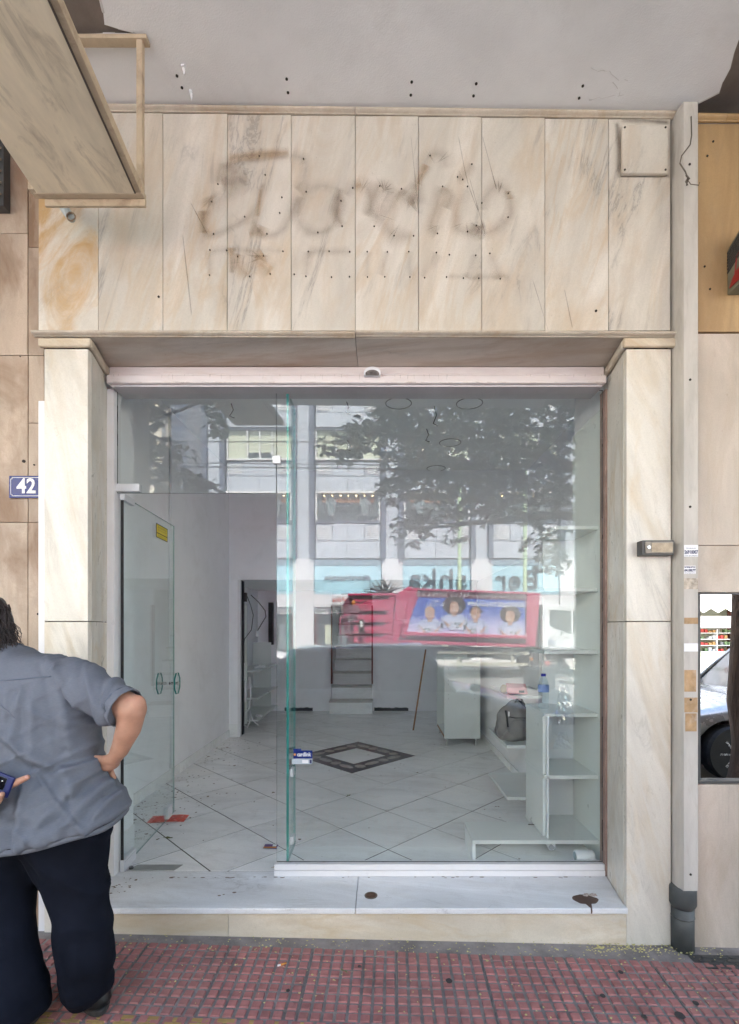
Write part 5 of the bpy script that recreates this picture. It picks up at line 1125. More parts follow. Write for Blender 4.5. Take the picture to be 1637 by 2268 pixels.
# ------------------------------------------------------------------ trees
s = NT('tree_leaf'); s.b.inputs['Roughness'].default_value = .5
s.base(s.ramp(s.noise(3, 3), [(.3, (.035, .06, .02)), (.7, (.075, .12, .035))])); M['leaf'] = s.m
def leaf_cluster(b, c, r, n, L=.12):
    for _ in range(n):
        while True:
            p = Vector((random.uniform(-1, 1), random.uniform(-1, 1), random.uniform(-1, 1)))
            if p.length < 1: break
        p = Vector((c[0] + p.x * r[0], c[1] + p.y * r[1], c[2] + p.z * r[2]))
        if noise.noise(p * 1.9) < -.3: continue
        # a sprig of pointed leaflets fanned from one twig
        a = random.random() * 6.28; dn = Vector((math.cos(a), math.sin(a), random.uniform(-1.3, .1))).normalized(); sd_ = dn.cross(Vector((0, 0, 1))).normalized(); up_ = sd_.cross(dn)
        for k in range(random.choice((3, 4, 5))):
            t = -.9 + 1.8 * k / 4 + random.uniform(-.2, .2); d2 = (dn * math.cos(t) + sd_ * math.sin(t) + up_ * random.uniform(-.3, .3)).normalized(); l = L * random.uniform(.6, 1.15); w = d2.cross(up_).normalized() * l * .2
            m = p + d2 * l * .45; b.quad([p, m + w, p + d2 * l + up_ * random.uniform(-.02, .02), m - w])
def tree(name, base, trunk_r, top, clusters, limbs, label, n_scale=1.0):
    t = thing(name, base, label, 'tree'); P = Vector(base)
    ang = [P + (Vector(top) - P) * k / 6 + Vector((.05 * math.sin(k * 1.7), .05 * math.cos(k * 2.1), 0)) * (k > 0) for k in range(7)]
    b = MB(); N = 26; rings = []
    for k in range(40):
        u = k / 39 * 6; i = min(5, int(u)); c = ang[i].lerp(ang[i + 1], u - i); r = trunk_r * (1 - .45 * k / 39) * (1 + .35 * math.exp(-k / 2.2))
        rings.append([c + Vector((math.cos(a), math.sin(a), 0)) * r * (1 + .10 * noise.noise(Vector((math.cos(a) * 4, math.sin(a) * 4, c.z * .9))) + .07 * abs(noise.noise(Vector((a * 5, c.z * 1.6, 1))))) for a in [2 * math.pi * q / N for q in range(N)]])
    b.ring(rings); b.build('trunk', 'bark', t, smooth=True)
    b = MB()
    for l in limbs:
        pts_ = [Vector(top)] + [Vector(q) for q in l]; sm = []
        for a_, c_ in zip(pts_, pts_[1:]):
            for k in range(4): sm.append(a_.lerp(c_, k / 4) + Vector((random.uniform(-.04, .04), random.uniform(-.04, .04), random.uniform(-.04, .04))) * (k > 0))
        sm.append(pts_[-1]); b.tube(sm, [trunk_r * .45 * (1 - .9 * i / (len(sm) - 1)) + .006 for i in range(len(sm))], 7)
    b.build('limbs', 'bark', t, smooth=True)
    b = MB()
    for c, r, n in clusters: leaf_cluster(b, c, r, int(n * n_scale))
    o = b.build('crown', 'leaf', t); return t
def mir(xd, yd, Zv): return (ax(xd, Zv), 5.66 - Zv, az(yd, Zv))     # surveyed through the window reflection
cl = []
for (xd, yd, Zv, rx, rz, n) in [(1000, 915, 7.6, 1.25, .42, 520), (900, 960, 7.4, .55, .42, 260), (1120, 930, 7.2, 1.0, .55, 420), (1230, 960, 7.6, .6, .7, 240), (1040, 1010, 7.0, .95, .5, 480), (980, 1060, 7.4, .8, .35, 300), (1130, 1070, 6.8, .8, .48, 340), (1050, 1120, 7.2, .5, .28, 160), (1200, 1100, 7.6, .5, .5, 200), (910, 1020, 6.9, .45, .25, 130), (760, 985, 7.5, .42, .22, 110), (810, 960, 7.3, .35, .25, 90), (905, 1180, 7, .33, .2, 75), (930, 1150, 7.4, .35, .15, 60), (870, 1085, 7.2, .25, .18, 45), (1010, 1185, 7.4, .2, .12, 26), (1200, 1200, 6.6, .25, .2, 50), (1225, 1240, 6.6, .22, .2, 40), (860, 890, 7.4, .3, .22, 70), (1300, 1050, 8, .7, 1.0, 200), (1080, 820, 8, 1.8, .6, 500)]:
    cl.append((mir(xd, yd, Zv), (rx, .55, rz), n))
T = (3.72, -.05, 2.6)
tree('street_tree', (3.70, .12, gz(3.5)), .19, T, cl, [[(2.6, -1.0, 3.7), mir(1000, 930, 7.6)], [(3.0, -1.2, 3.4), mir(1130, 1060, 7)], [(2.2, -1.2, 4.0), mir(820, 960, 7.4)], [(3.6, -1.4, 4.2), (3.4, -1.8, 5.4)], [(2.4, -1.0, 3.1), mir(905, 1170, 7)]], 'large street tree with rough brown trunk at the kerb right of the camera', 1.5)
cl = []
for (xd, yd, Zv, rx, rz, n) in [(330, 900, 7, .25, .2, 60), (360, 925, 7.2, .2, .15, 40), (325, 960, 7, .16, .3, 60), (350, 1010, 6.8, .3, .3, 110), (330, 1050, 7, .3, .2, 70), (400, 1070, 7, .4, .16, 90), (450, 1075, 7.2, .35, .12, 60), (470, 905, 7, .14, .12, 34), (480, 945, 7.2, .13, .2, 46), (395, 1000, 7.4, .16, .12, 26), (430, 1005, 7, .12, .1, 20), (260, 950, 7, .4, .8, 200), (200, 1000, 7.5, .8, .9, 300)]: cl.append((mir(xd, yd, Zv), (rx, .35, rz), n))
tree('street_tree', (-5.2, .1, gz(-5)), .16, (-5.1, -.2, 2.8), cl, [[(-4.4, -.8, 3.3), mir(330, 950, 7)], [(-4.4, -.9, 3.0), mir(400, 1040, 7), mir(480, 1075, 7)], [(-4.6, -.9, 3.9), mir(470, 880, 7)]], 'street tree with drooping pointed leaves left of the shop at the kerb', 1.35)
bt_ = thing('bare_shrub', mir(850, 1500, 18.5)[:2] + (0,), 'small dark leafless shrub tree behind the tail of the truck', 'shrub')
b = MB(); bx_, by_, _z = mir(853, 1310, 18.5)
b.tube([(bx_, by_, 0), (bx_ + .03, by_, 1.6), (bx_ - .03, by_, 2.9)], [.12, .1, .09], 8); b.build('trunk', 'black', bt_, smooth=True)
b = MB()
for k in range(26):
    a = random.uniform(-.3, 3.4); p = Vector((bx_, by_, 2.8)); pts_ = [p]; rr_ = [.05]
    for j in range(5): a += random.uniform(-.45, .45); p = p + Vector((math.cos(a) * .17, random.uniform(-.08, .08), math.sin(a) * .13)); pts_.append(p); rr_.append(.04 * (1 - j / 5))
    b.tube(pts_, rr_, 6)
b.build('branches', 'black', bt_, smooth=True)

# ------------------------------------------------------------------ vehicles
def wheel(parent, x, y, z, r, w, side=1, rimc='steel', name='wheel', hub=None):
    b = MB(); n = 28; pr = [(-w / 2, r * .62), (-w / 2, r * .93), (-w * .32, r), (w * .32, r), (w / 2, r * .93), (w / 2, r * .62)]
    b.ring([[(x + q * math.cos(k * 2 * math.pi / n), y + a, z + q * math.sin(k * 2 * math.pi / n)) for k in range(n)] for a, q in pr])
    o = b.build(name, 'black', parent, smooth=False, bevel=.0); 
    rb_ = MB(); rb_.tube([(x, y - side * w * .2, z), (x, y + side * w * .42, z)], r * .63, 24); rb_.build('rim_disc', rimc, o)
    rs = MB(); yo = y + side * w * .43
    for k in range(7):
        a = k * 2 * math.pi / 7; c, s_ = math.cos(a), math.sin(a); rs.tube([(x + c * r * .1, yo, z + s_ * r * .1), (x + c * r * .58, yo + side * .005, z + s_ * r * .58)], r * .055, 6)
    rs.tube([(x, yo - side * .01, z), (x, yo + side * .03, z)], r * .15, 12); rs.build('rim_spokes', hub or rimc, o); return o
def car(label, loc, rz, mat, L=4.1, H=1.42, W=.86, cat='car', group=None, hatch=True):
    t = root_local('parked_car', loc, rz, label, cat, 'cars on the street')
    hx = L / 2
    # (x, bonnet/belt height, half width at belt)
    st = [(-hx, .62, .62), (-hx + .05, .80, .74), (-hx + .35, .93, W * .95), (-hx + 1.0, .95, W), (-.3, .93, W), (.75, .90, W), (hx - .85, .82, W * .96), (hx - .35, .70, W * .86), (hx - .08, .56, .66), (hx, .42, .52)]
    P = []
    for i in range(len(st) - 1):
        for k in range(5):
            u = k / 5; u2 = u * u * (3 - 2 * u) if 0 else u; P.append(tuple(st[i][j] + (st[i + 1][j] - st[i][j]) * u2 for j in range(3)))
    P.append(st[-1]); wr = .31; axl = [-hx + .75, hx - .80]
    rings = []
    for x, zb_, w in P:
        lo = .20
        for a_ in axl:
            if abs(x - a_) < wr + .06: lo = max(lo, math.sqrt(max(0, (wr + .06) ** 2 - (x - a_) ** 2)) + .0 + .30)
        lo2 = min(lo, zb_ - .12); half = [(w * .93, lo2 if lo2 > .2 else .20), (w * .985, max(lo2 + .01, .42)), (w, max(lo2 + .02, .62 * zb_ / .9)), (w * .96, zb_ - .03), (w * .82, zb_ + .012), (w * .4, zb_ + .035), (0, zb_ + .045)]
        rings.append([(x, -y, z) for y, z in half] + [(x, y, z) for y, z in half[::-1][1:]])
    b = MB().ring(rings); o = b.build('body', mat, t, smooth=True); sb = o.modifiers.new('s', 'SUBSURF'); sb.levels = sb.render_levels = 1
    MB().box(-hx + .2, hx - .2, -W * .8, W * .8, .16, .5).build('underbody', 'black', t)
    rear0, rear1 = (-hx + .12, -hx + .55) if hatch else (-hx + .7, -hx + 1.25)
    gh = [(hx - 1.35, .90, .90, W * .93), (.30, H - .05, H, W * .74), (-.35, H, H + .01, W * .73), (rear1 + .1, H - .04, H - .03, W * .71), (rear0 + .1, .93, .95, W * .86)]
    roofp, glassb, pill = MB(), MB(), MB()
    A = [(g[0], g[2], g[3]) for g in gh]
    belt = [(g[0], .90, W * .93) for g in gh]
    # windscreen, side glass, rear glass
    def yv(i): return A[i][2]
    F0, F1, R1, R0 = A[0], A[1], A[3], A[4]
    glassb.quad([(F0[0], -F0[2], F0[1]), (F0[0], F0[2], F0[1]), (F1[0], F1[2] * .98, F1[1]), (F1[0], -F1[2] * .98, F1[1])])
    glassb.quad([(R0[0], R0[2], R0[1]), (R0[0], -R0[2], R0[1]), (R1[0], -R1[2], R1[1]), (R1[0], R1[2], R1[1])])
    for s_ in (-1, 1): glassb.quad([(F0[0], s_ * F0[2], F0[1]), (F1[0], s_ * F1[2], F1[1] - .03), (A[2][0], s_ * A[2][2], A[2][1] - .03), (R1[0], s_ * R1[2], R1[1] - .03), (R0[0], s_ * R0[2], R0[1])])
    glassb.build('windows', 'carglass', t)
    rr_ = []
    for i in (1, 2, 3):
        x, z, w = A[i]; rr_.append([(x, -w - .006, z - .045), (x, -w * .97, z - .008), (x, -w * .6, z + .018), (x, 0, z + .026), (x, w * .6, z + .018), (x, w * .97, z - .008), (x, w + .006, z - .045)])
    o = MB().ring(rr_, cap=False, closed=False).build('roof', mat, t, smooth=True); m = o.modifiers.new('s', 'SOLIDIFY'); m.thickness = .02
    for s_ in (-1, 1):
        pill.tube([(F0[0] + .02, s_ * F0[2], F0[1]), (F1[0], s_ * (F1[2] + .0), F1[1] - .02)], .028, 8)
        pill.tube([(R0[0], s_ * R0[2], R0[1]), (R1[0], s_ * R1[2], R1[1] - .02)], .05, 8)
        x = -.28; pill.tube([(x, s_ * (W * .93), .92), (x - .03, s_ * (W * .735), H - .03)], .03, 6)
    pill.build('pillars', mat, t, smooth=True)
    tr = MB()
    for s_ in (-1, 1):
        for x in (-.28, .95): tr.tube([(x, s_ * (W * 1.003), .30), (x, s_ * (W * 1.003), .60), (x, s_ * W * .975, .9)], .004, 5)
        tr.tube([(-.95, s_ * (W * 1.003), .40), (-.98, s_ * W * .975, .9)], .004, 5)
    tr.build('door_seams', 'black', t)
    for s_ in (-1, 1):
        for x in (.75, -.2): MB().box(x - .2, x - .05, s_ * W - .02, s_ * W + .02, .755, .78).build('door_handle', mat, t, bevel=.006)
        MB().ell((.88, s_ * (W + .12), .98), (.07, .09, .06), 12, 8).build('wing_mirror', mat, t, smooth=True)
        MB().ell((hx - .30, s_ * .60, .64), (.20, .14, .085), 12, 8).build('headlight', M.setdefault('lens', pm('headlight_lens', (.5, .52, .55), .08, bump=0)), t, smooth=True)
        MB().ell((-hx + .14, s_ * .62, .82), (.10, .12, .11), 12, 8).build('tail_light', M.setdefault('tail', pm('tail_lens', (.35, .015, .01), .15, bump=0)), t, smooth=True)
        MB().ell((hx - 1.15, s_ * (W + .001), .66), (.035, .008, .014), 10, 6).build('side_repeater', 'lens', t)
        for a_ in axl: wheel(t, a_, s_ * (W - .10), wr, wr, .2, s_)
    MB().box(-hx - .005, -hx + .02, -.26, .26, .5, .61).build('rear_plate', 'whitepaint', t); MB().box(hx - .02, hx + .012, -.26, .26, .36, .47).build('front_plate', 'whitepaint', t); MB().box(hx - .06, hx + .006, -.45, .45, .24, .34).build('lower_grille', 'black', t)
    return t
paint('silver_paint', (.45, .45, .44), .28, .5); M['silverp'] = bpy.data.materials['silver_paint']
M['whitep'] = paint('white_car_paint', (.75, .75, .76), .25); M['greyp'] = paint('light_grey_paint', (.40, .43, .47), .22, .4); M['darkp'] = paint('dark_blue_paint', (.03, .045, .09), .2)
RG = -.115
car('silver parked car with its nose near the tree, seen in the mirrored side window', (5.25, -1.25, RG), math.pi, 'silverp', L=4.3, H=1.46)
car('grey hatchback parked at the kerb directly behind the camera', (.25, -1.3, RG), 0, 'greyp', L=4.0, H=1.46)
car('white car driving across the street behind the truck tail', (-4.85, -12.0 + .3, RG), 0, 'whitep', L=4.2, H=1.42)
car('dark blue car parked at the kerb beyond the left tree', (-5.4, -1.3, RG), 0, 'darkp', L=4.2, H=1.45)

# ------------------------------------------------------------------ refuse truck
M['pink'] = paint('pink_truck_paint', (.56, .055, .15), .4); M['pinkd'] = pm('dark_maroon_band', (.16, .04, .07), .5, 0, .1)
M['poster_sky'] = NT('poster_sky').m
_s = M['poster_sky'].node_tree; _sep = _s.nodes.new('ShaderNodeSeparateXYZ'); _tc = [n for n in _s.nodes if n.bl_idname == 'ShaderNodeTexCoord'][0]
_s.links.new(_tc.outputs['Object'], _sep.inputs[0]); _r = _s.nodes.new('ShaderNodeMapRange'); _r.inputs[1].default_value = 1.3; _r.inputs[2].default_value = 2.5; _s.links.new(_sep.outputs[2], _r.inputs[0])
_cr = _s.nodes.new('ShaderNodeValToRGB'); _e = _cr.color_ramp.elements; _e[0].position = .15; _e[0].color = (.62, .60, .85, 1); _e[1].position = .75; _e[1].color = (.05, .11, .50, 1); _n = _s.nodes.new('ShaderNodeTexNoise'); _n.inputs['Scale'].default_value = 2.2; _mx = _s.nodes.new('ShaderNodeMath'); _mx.operation = 'MULTIPLY_ADD'; _mx.inputs[1].default_value = .7; _s.links.new(_n.outputs[0], _mx.inputs[0]); _ms = _s.nodes.new('ShaderNodeMath'); _ms.operation = 'SUBTRACT'; _ms.inputs[1].default_value = .35; _s.links.new(_r.outputs[0], _mx.inputs[2]); _s.links.new(_mx.outputs[0], _ms.inputs[0]); _s.links.new(_ms.outputs[0], _cr.inputs[0]); _s.links.new(_cr.outputs[0], _s.nodes['Principled BSDF'].inputs['Base Color'])
TY = -10.5; TZv = 16.16
def tx(x): return ax(x, TZv)
def tz(y): return az(y, TZv)
tk = thing('refuse_truck', (3.5, -11.7, RG), 'pink refuse collection truck with white cab and a large side poster', 'truck')
def tp(poly, y0, y1, name, mat, bev=.012, parent=None): return MB().prism([(tx(x), y0, tz(y)) for x, y in poly], (0, y1 - y0, 0)).build(name, mat, parent or tk, bevel=bev)
tp([(884, 1427), (912, 1302), (1198, 1313), (1187, 1433)], -12.9, -10.62, 'body_box', 'pink')
tp([(893, 1399), (913, 1302), (926, 1302), (898, 1414), (890, 1414)], -10.619, -10.52, 'body_frame_post', 'pink'); tp([(1168, 1312), (1198, 1313), (1187, 1433), (1166, 1430)], -10.619, -10.52, 'body_frame_post', 'pink')
tp([(926, 1303), (1167, 1311), (1167, 1316), (925, 1307)], -10.619, -10.55, 'top_rail', 'pink', .004); tp([(925, 1308), (1167, 1317), (1166, 1329), (927, 1322)], -10.619, -10.60, 'sign_band', 'pinkd', .0)
tp([(892, 1400), (1166, 1408), (1166, 1415), (890, 1407)], -10.619, -10.50, 'middle_rail', 'pink', .01); tp([(888, 1408), (1166, 1416), (1166, 1427), (886, 1417)], -10.619, -10.60, 'lower_band', 'pinkd', 0); tp([(886, 1418), (1166, 1428), (1166, 1434), (884, 1425)], -10.619, -10.50, 'lower_rail', 'pink', .01)
MB().prism([(tx(x), -10.618, tz(y)) for x, y in [(927, 1322.5), (1165.5, 1329.5), (1165.5, 1408), (899, 1399)]], (0, .012, 0)).build('poster_panel', 'poster_sky', tk)
text('SIAKANDARIS BROS', .26, (tx(1046), -10.597, tz(1317)), Matrix.Rotation(math.pi, 3, 'Z') @ Matrix.Rotation(R(90), 3, 'X') @ Matrix.Rotation(R(1.4), 3, 'Z'), pm('grey_lettering', (.42, .36, .38), .5, bump=0), tk, width=3.7, ext=.002, bold=.004)
text('Σκέφτομαι το μέλλον', .24, (tx(1104), -10.60, tz(1338)), Matrix.Rotation(math.pi, 3, 'Z') @ Matrix.Rotation(R(90), 3, 'X') @ Matrix.Rotation(R(1.4), 3, 'Z'), 'whitepaint', tk, width=2.0, ext=.002, bold=.006)
text('Δεν\nδιστάζω', .13, (tx(965), -10.60, tz(1335)), BACK, 'whitepaint', tk, width=.6, ext=.002)
M['skin_p'] = pm('printed_skin', (.55, .33, .24), .5, bump=0); M['hair_p'] = pm('printed_hair', (.06, .03, .025), .5, bump=0); M['hair_b'] = pm('printed_blond_hair', (.5, .35, .15), .5, bump=0); M['green_p'] = pm('printed_green', (.03, .12, .05), .5, bump=0); M['pale_p'] = pm('printed_pale_cloth', (.46, .52, .72), .5, bump=0); M['white_p'] = pm('printed_white', (.6, .64, .8), .5, bump=0); M['grey_p'] = pm('printed_grey', (.25, .25, .32), .5, bump=0)
def disc(cx_, cz_, rx, rz, y, n=22, a0=0, wob=0): return [(tx(cx_) + rx * math.cos(2 * math.pi * k / n) * (1 + wob * math.sin(k * 2.3)), y, tz(cz_) + rz * math.sin(2 * math.pi * k / n) * (1 + wob * math.cos(k * 3.1))) for k in range(n)]
for i, (fx_, fz_, hair, big, wx) in enumerate([(953, 1357, 'hair_b', .17, 1), (1007, 1345, 'hair_p', .40, 1), (1055, 1358, 'hair_p', .21, 1), (1132, 1365, 'hair_p', .36, 1)]):
    def pp(poly, mat, nm, y): MB().prism(poly, (0, .003, 0)).build(nm, mat, tk)
    x, z = tx(fx_), tz(fz_)
    pp([(x - .42, -10.605, z - .68), (x + .42, -10.605, z - .68), (x + .44, -10.605, z - .38), (x + .22, -10.605, z - .22), (x - .22, -10.605, z - .22), (x - .44, -10.605, z - .38)], 'pale_p', 'poster_shirt', 0)
    pp(disc(fx_, fz_ - 5, big * .95, big * .78, -10.602, 26, wob=.07), hair, 'poster_hair', 0); pp([(x - .07, -10.6, z - .3), (x + .07, -10.6, z - .3), (x + .07, -10.6, z - .12), (x - .07, -10.6, z - .12)], 'skin_p', 'poster_neck', 0)
    pp(disc(fx_, fz_ + 1, .155, .205, -10.597), 'skin_p', 'poster_face', 0)
    for s_ in (-1, 1): pp([(x + s_ * .06 + .022 * math.cos(k), -10.593, z + .03 + .014 * math.sin(k)) for k in range(6)], 'hair_p', 'poster_eye', 0)
    pp([(x - .06, -10.593, z - .09), (x, -10.593, z - .12), (x + .06, -10.593, z - .09), (x, -10.593, z - .085)], 'white_p', 'poster_smile', 0)
    bx0 = x - .27 + (.1 if i % 2 else -.1); bz = z - .62
    pp([(bx0, -10.592, bz - .12), (bx0 + .55, -10.592, bz - .12), (bx0 + .58, -10.592, bz + .24), (bx0 - .03, -10.592, bz + .24)], 'white_p', 'poster_box', 0)
    for k in range(3):
        a = k * 2 * math.pi / 3 + .4; c_, s_ = math.cos(a), math.sin(a); ccx, ccz = bx0 + .27 + .075 * c_, bz + .05 + .075 * s_
        pp([(ccx + .055 * math.cos(a + 1.57) + .02 * c_, -10.586, ccz + .055 * math.sin(a + 1.57) + .02 * s_), (ccx - .055 * math.cos(a + 1.57) + .02 * c_, -10.586, ccz - .055 * math.sin(a + 1.57) + .02 * s_), (ccx - .035 * math.cos(a + 1.57) - .025 * c_, -10.586, ccz - .035 * math.sin(a + 1.57) - .025 * s_), (ccx + .035 * math.cos(a + 1.57) - .025 * c_, -10.586, ccz + .035 * math.sin(a + 1.57) - .025 * s_)], 'green_p', 'recycling_arrow', 0)
    for s_ in (-1, 1): pp([(x + s_ * .30, -10.588, z - .45), (x + s_ * .38, -10.588, z - .40), (x + s_ * .20, -10.588, z - .66), (x + s_ * .14, -10.588, z - .60)], 'skin_p', 'poster_arm', 0)
# tail hopper
tp([(771, 1320), (890, 1316), (908, 1299), (912, 1302), (884, 1427), (860, 1428), (769, 1424), (757, 1360)], -12.85, -10.9, 'tail_hopper', 'pinkd')
tp([(867, 1428), (881, 1428), (914, 1299), (903, 1299), (878, 1316)], -10.899, -10.60, 'slanted_post', 'pink'); tp([(845, 1428), (866, 1428), (876, 1317), (862, 1318)], -10.899, -10.75, 'hopper_side', 'pink')
for (y0_, y1_, y2_) in ((1325, 1347, 1351), (1358, 1373, 1377), (1382, 1398, 1402), (1406, 1424, 1427)):
    tp([(783, y0_), (866 - (y0_ - 1325) * .2, y0_ + 2), (862, y1_), (781, y1_)], -10.899, -10.80, 'hopper_panel', 'pink', .02); tp([(780, y1_ + 1), (862, y1_ + 1), (862, y2_ + 1), (780, y2_ + 1)], -10.899, -10.72, 'hopper_ledge', 'pink', .005)
tp([(769, 1313), (878, 1313), (878, 1318), (769, 1318)], -12.7, -10.72, 'hopper_top_rail', 'pink', .01); tp([(757, 1340), (772, 1316), (776, 1424), (760, 1405)], -10.95, -10.78, 'hopper_edge', 'pinkd')
MB().ell((tx(783), -10.66, tz(1335)), (.07, .07, .09), 12, 8).build('orange_beacon', M.setdefault('orangel', pm('orange_lens', (.7, .25, .02), .2, bump=0)), tk, smooth=True)
tp([(794, 1372), (806, 1372), (808, 1403), (794, 1400)], -10.75, -10.62, 'rear_lamp', 'black'); tp([(797, 1376), (803, 1376), (803, 1388), (797, 1387)], -10.619, -10.61, 'lamp_lens', 'whitepaint', .0)
MB().ell((tx(787), -10.62, tz(1352)), (.13, .04, .17), 14, 10).build('oval_mirror', 'pinkd', tk, smooth=True)
MB().tube([(tx(755), -10.7, tz(1425)), (tx(752), -10.7, tz(1370)), (tx(765), -10.7, tz(1362)), (tx(775), -10.7, tz(1362))], .025, 8).build('grab_rail', 'pink', tk, smooth=True)
MB().tube([(tx(786), -10.65, tz(1332)), (tx(800), -10.6, tz(1336)), (tx(812), -10.7, tz(1327))], .025, 8).build('hose', 'black', tk, smooth=True)
# cab
cabx = [(1203, 1338), (1322, 1342), (1334, 1400), (1336, 1440), (1203, 1440)]
tp(cabx, -12.75, -10.62, 'cab', 'whitep', .04)
tp([(1220, 1350), (1268, 1353), (1290, 1353), (1304, 1402), (1262, 1402), (1221, 1386)], -10.619, -10.60, 'side_window', 'carglass', .004); tp([(1268, 1352), (1272, 1352), (1272, 1404), (1268, 1404)], -10.618, -10.585, 'window_pillar', 'whitep', .002)
tp([(1208, 1345), (1215, 1345), (1215, 1432), (1208, 1432)], -10.619, -10.60, 'cab_side_trim', 'panelw', .002); tp([(1217, 1417), (1231, 1419), (1231, 1429), (1217, 1427)], -10.619, -10.59, 'step_recess', 'grey_p', .01)
tp([(1186, 1338), (1203, 1338), (1203, 1440), (1190, 1436)], -12.6, -10.8, 'cab_gap', 'black', .0); tp([(1196, 1338), (1204, 1340), (1204, 1360), (1197, 1358)], -10.78, -10.6, 'air_intake', 'black')
tp([(1313, 1352), (1322, 1352), (1322, 1378), (1313, 1378)], -10.45, -10.35, 'wing_mirror', 'black'); MB().tube([(tx(1310), -10.6, tz(1352)), (tx(1317), -10.42, tz(1355))], .015, 6).build('mirror_arm', 'black', tk)
text('μεταφορά', .13, (tx(1240), -10.612, tz(1412)), BACK, pm('faded_grey_text', (.45, .45, .42), .5, bump=0), tk, width=.85)
tp([(1244, 1405), (1247, 1397), (1250, 1405)], -10.612, -10.606, 'leaf_mark', 'green_p', 0)
tp([(900, 1436), (1345, 1440), (1345, 1462), (900, 1458)], -12.3, -11.2, 'chassis', 'black', .0)
for x in (930, 1008, 1100): tp([(x, 1436), (x + 40, 1436), (x + 40, 1460), (x, 1460)], -11.19, -10.9, 'tank', 'darkmetal', .03)
M['railm'] = pm('cream_side_guard', (.52, .5, .40), .5)
tp([(970, 1441), (1175, 1444), (1175, 1451), (970, 1448)], -10.68, -10.64, 'side_guard', 'railm', .004); tp([(1000, 1468), (1172, 1469), (1172, 1476), (1000, 1475)], -10.68, -10.64, 'side_guard', 'railm', .004)
for x in (1015, 1136): tp([(x, 1436), (x + 5, 1436), (x + 5, 1476), (x, 1476)], -10.72, -10.69, 'guard_post', 'railm', 0)
M['palehub'] = pm('dusty_hub', (.5, .42, .38), .7)
for xd in (1216, 925, 865):
    wheel(tk, tx(xd), -10.85, RG + .5, .5, .3, 1, 'railm', hub='palehub'); wheel(tk, tx(xd), -12.5, RG + .5, .5, .3, -1, 'railm')
MB().ell((tx(1216), -10.66, RG + .5), (.09, .05, .09), 12, 8).build('red_hub_cap', 'redletter', tk, smooth=True)
q = [(tx(1216) + r_ * math.cos(a), tz(1469) - .0 + r_ * math.sin(a)) for r_, aa in ((.62, [k * math.pi / 10 for k in range(-1, 12)]), (.55, [k * math.pi / 10 for k in range(11, -2, -1)])) for a in aa]
MB().prism([(x, -11.0, z) for x, z in q], (0, .34, 0)).build('mudguard', 'darkmetal', tk); MB().tube([(tx(1181), -10.655, tz(1460)), (tx(1181), -10.645, tz(1460))], .05, 12).build('side_marker', 'orangel', tk)
# ------------------------------------------------------------------ scooter at the kerb
M['bluep'] = paint('blue_scooter_paint', (.12, .2, .42), .25)
so = root_local('parked_scooter', (2.42, -.75, RG), R(80), 'blue grey scooter parked at the kerb between the two cars', 'scooter')
wheel(so, -.62, 0, .24, .24, .1, 1); wheel(so, .62, 0, .24, .24, .1, 1)
b = MB(); b.ell((-.45, 0, .55), (.38, .15, .2), 16, 10); b.ell((.0, 0, .32), (.4, .13, .08), 14, 8); b.ell((.42, 0, .6), (.12, .18, .38), 14, 10); solid(b, 'body_shell', 'bluep', so, .02, 4)
b = MB(); b.ell((-.35, 0, .78), (.38, .14, .07), 16, 8); solid(b, 'seat', 'black', so, .015, 3); MB().ell((.62, 0, .44), (.2, .07, .07), 12, 8).build('front_mudguard', 'bluep', so, smooth=True)
MB().tube([(.62, 0, .24), (.46, 0, .9), (.43, 0, 1.02)], .03, 8).build('steering_column', 'darkmetal', so); MB().tube([(.36, -.33, 1.05), (.43, -.12, 1.03), (.43, .12, 1.03), (.36, .33, 1.05)], .018, 8).build('handlebar', 'black', so, smooth=True)
MB().ell((.52, 0, .95), (.08, .1, .09), 12, 8).build('headlight', 'lens', so, smooth=True); MB().box(-.95, -.62, -.18, .18, .82, 1.12).build('top_box', 'black', so, bevel=.04)
q = [(.56, -.16, .98), (.56, .16, .98), (.42, .15, 1.38), (.42, -.15, 1.38)]; o = MB().quad(q).build('windscreen', 'petbottle', so); o.modifiers.new('s', 'SOLIDIFY').thickness = .004
for s_ in (-1, 1): MB().tube([(.4, s_ * .2, 1.04), (.4, s_ * .26, 1.2)], .006, 6).build('mirror_stem', 'black', so); MB().ell((.4, s_ * .28, 1.23), (.015, .06, .04), 10, 6).build('mirror', 'steel', so, smooth=True)
# ================================================================== THE PERSON
M['skin'] = pm('tanned_skin', (.47, .25, .17), .55, 0, .22, 14, .4, 260, .45, (.42, .15, .10), 9)
M['skin'].node_tree.nodes['Principled BSDF'].inputs['Subsurface Weight'].default_value = .08
s = NT('grey_blue_shirt'); v = s.mapping((1, 1, 1))
w1 = s.noise(260, 2, vec=s.mapping((.35, .35, 5))); w2 = s.noise(240, 2, vec=s.mapping((5, 5, .5)))
col = s.ramp(s.noise(2.2, 4), [(.3, (.100, .112, .145)), (.7, (.145, .157, .190))]); col = s.mix(s.ramp(w1, [(.35, 0.0), (.7, .35)]), col, (.20, .215, .25)); s.base(col); s.rough(.9)
s.bump(s.math('ADD', w1, w2), .35, .001); M['shirtp'] = s.m
M['trouser'] = pm('black_navy_trousers', (.008, .010, .018), .9, 0, .4, 4, .3, 300)
M['trouser'].node_tree.nodes['Principled BSDF'].inputs['Specular IOR Level'].default_value = .12
M['hair'] = pm('dark_brown_hair', (.028, .018, .018), .45, 0, .4, 20, .4, 60, stretch=(6, 6, .6))
M['boot'] = pm('black_leather_boot', (.012, .013, .014), .42, 0, .3, 8, .4, 40)
M['sole'] = pm('rubber_sole', (.03, .03, .03), .7)
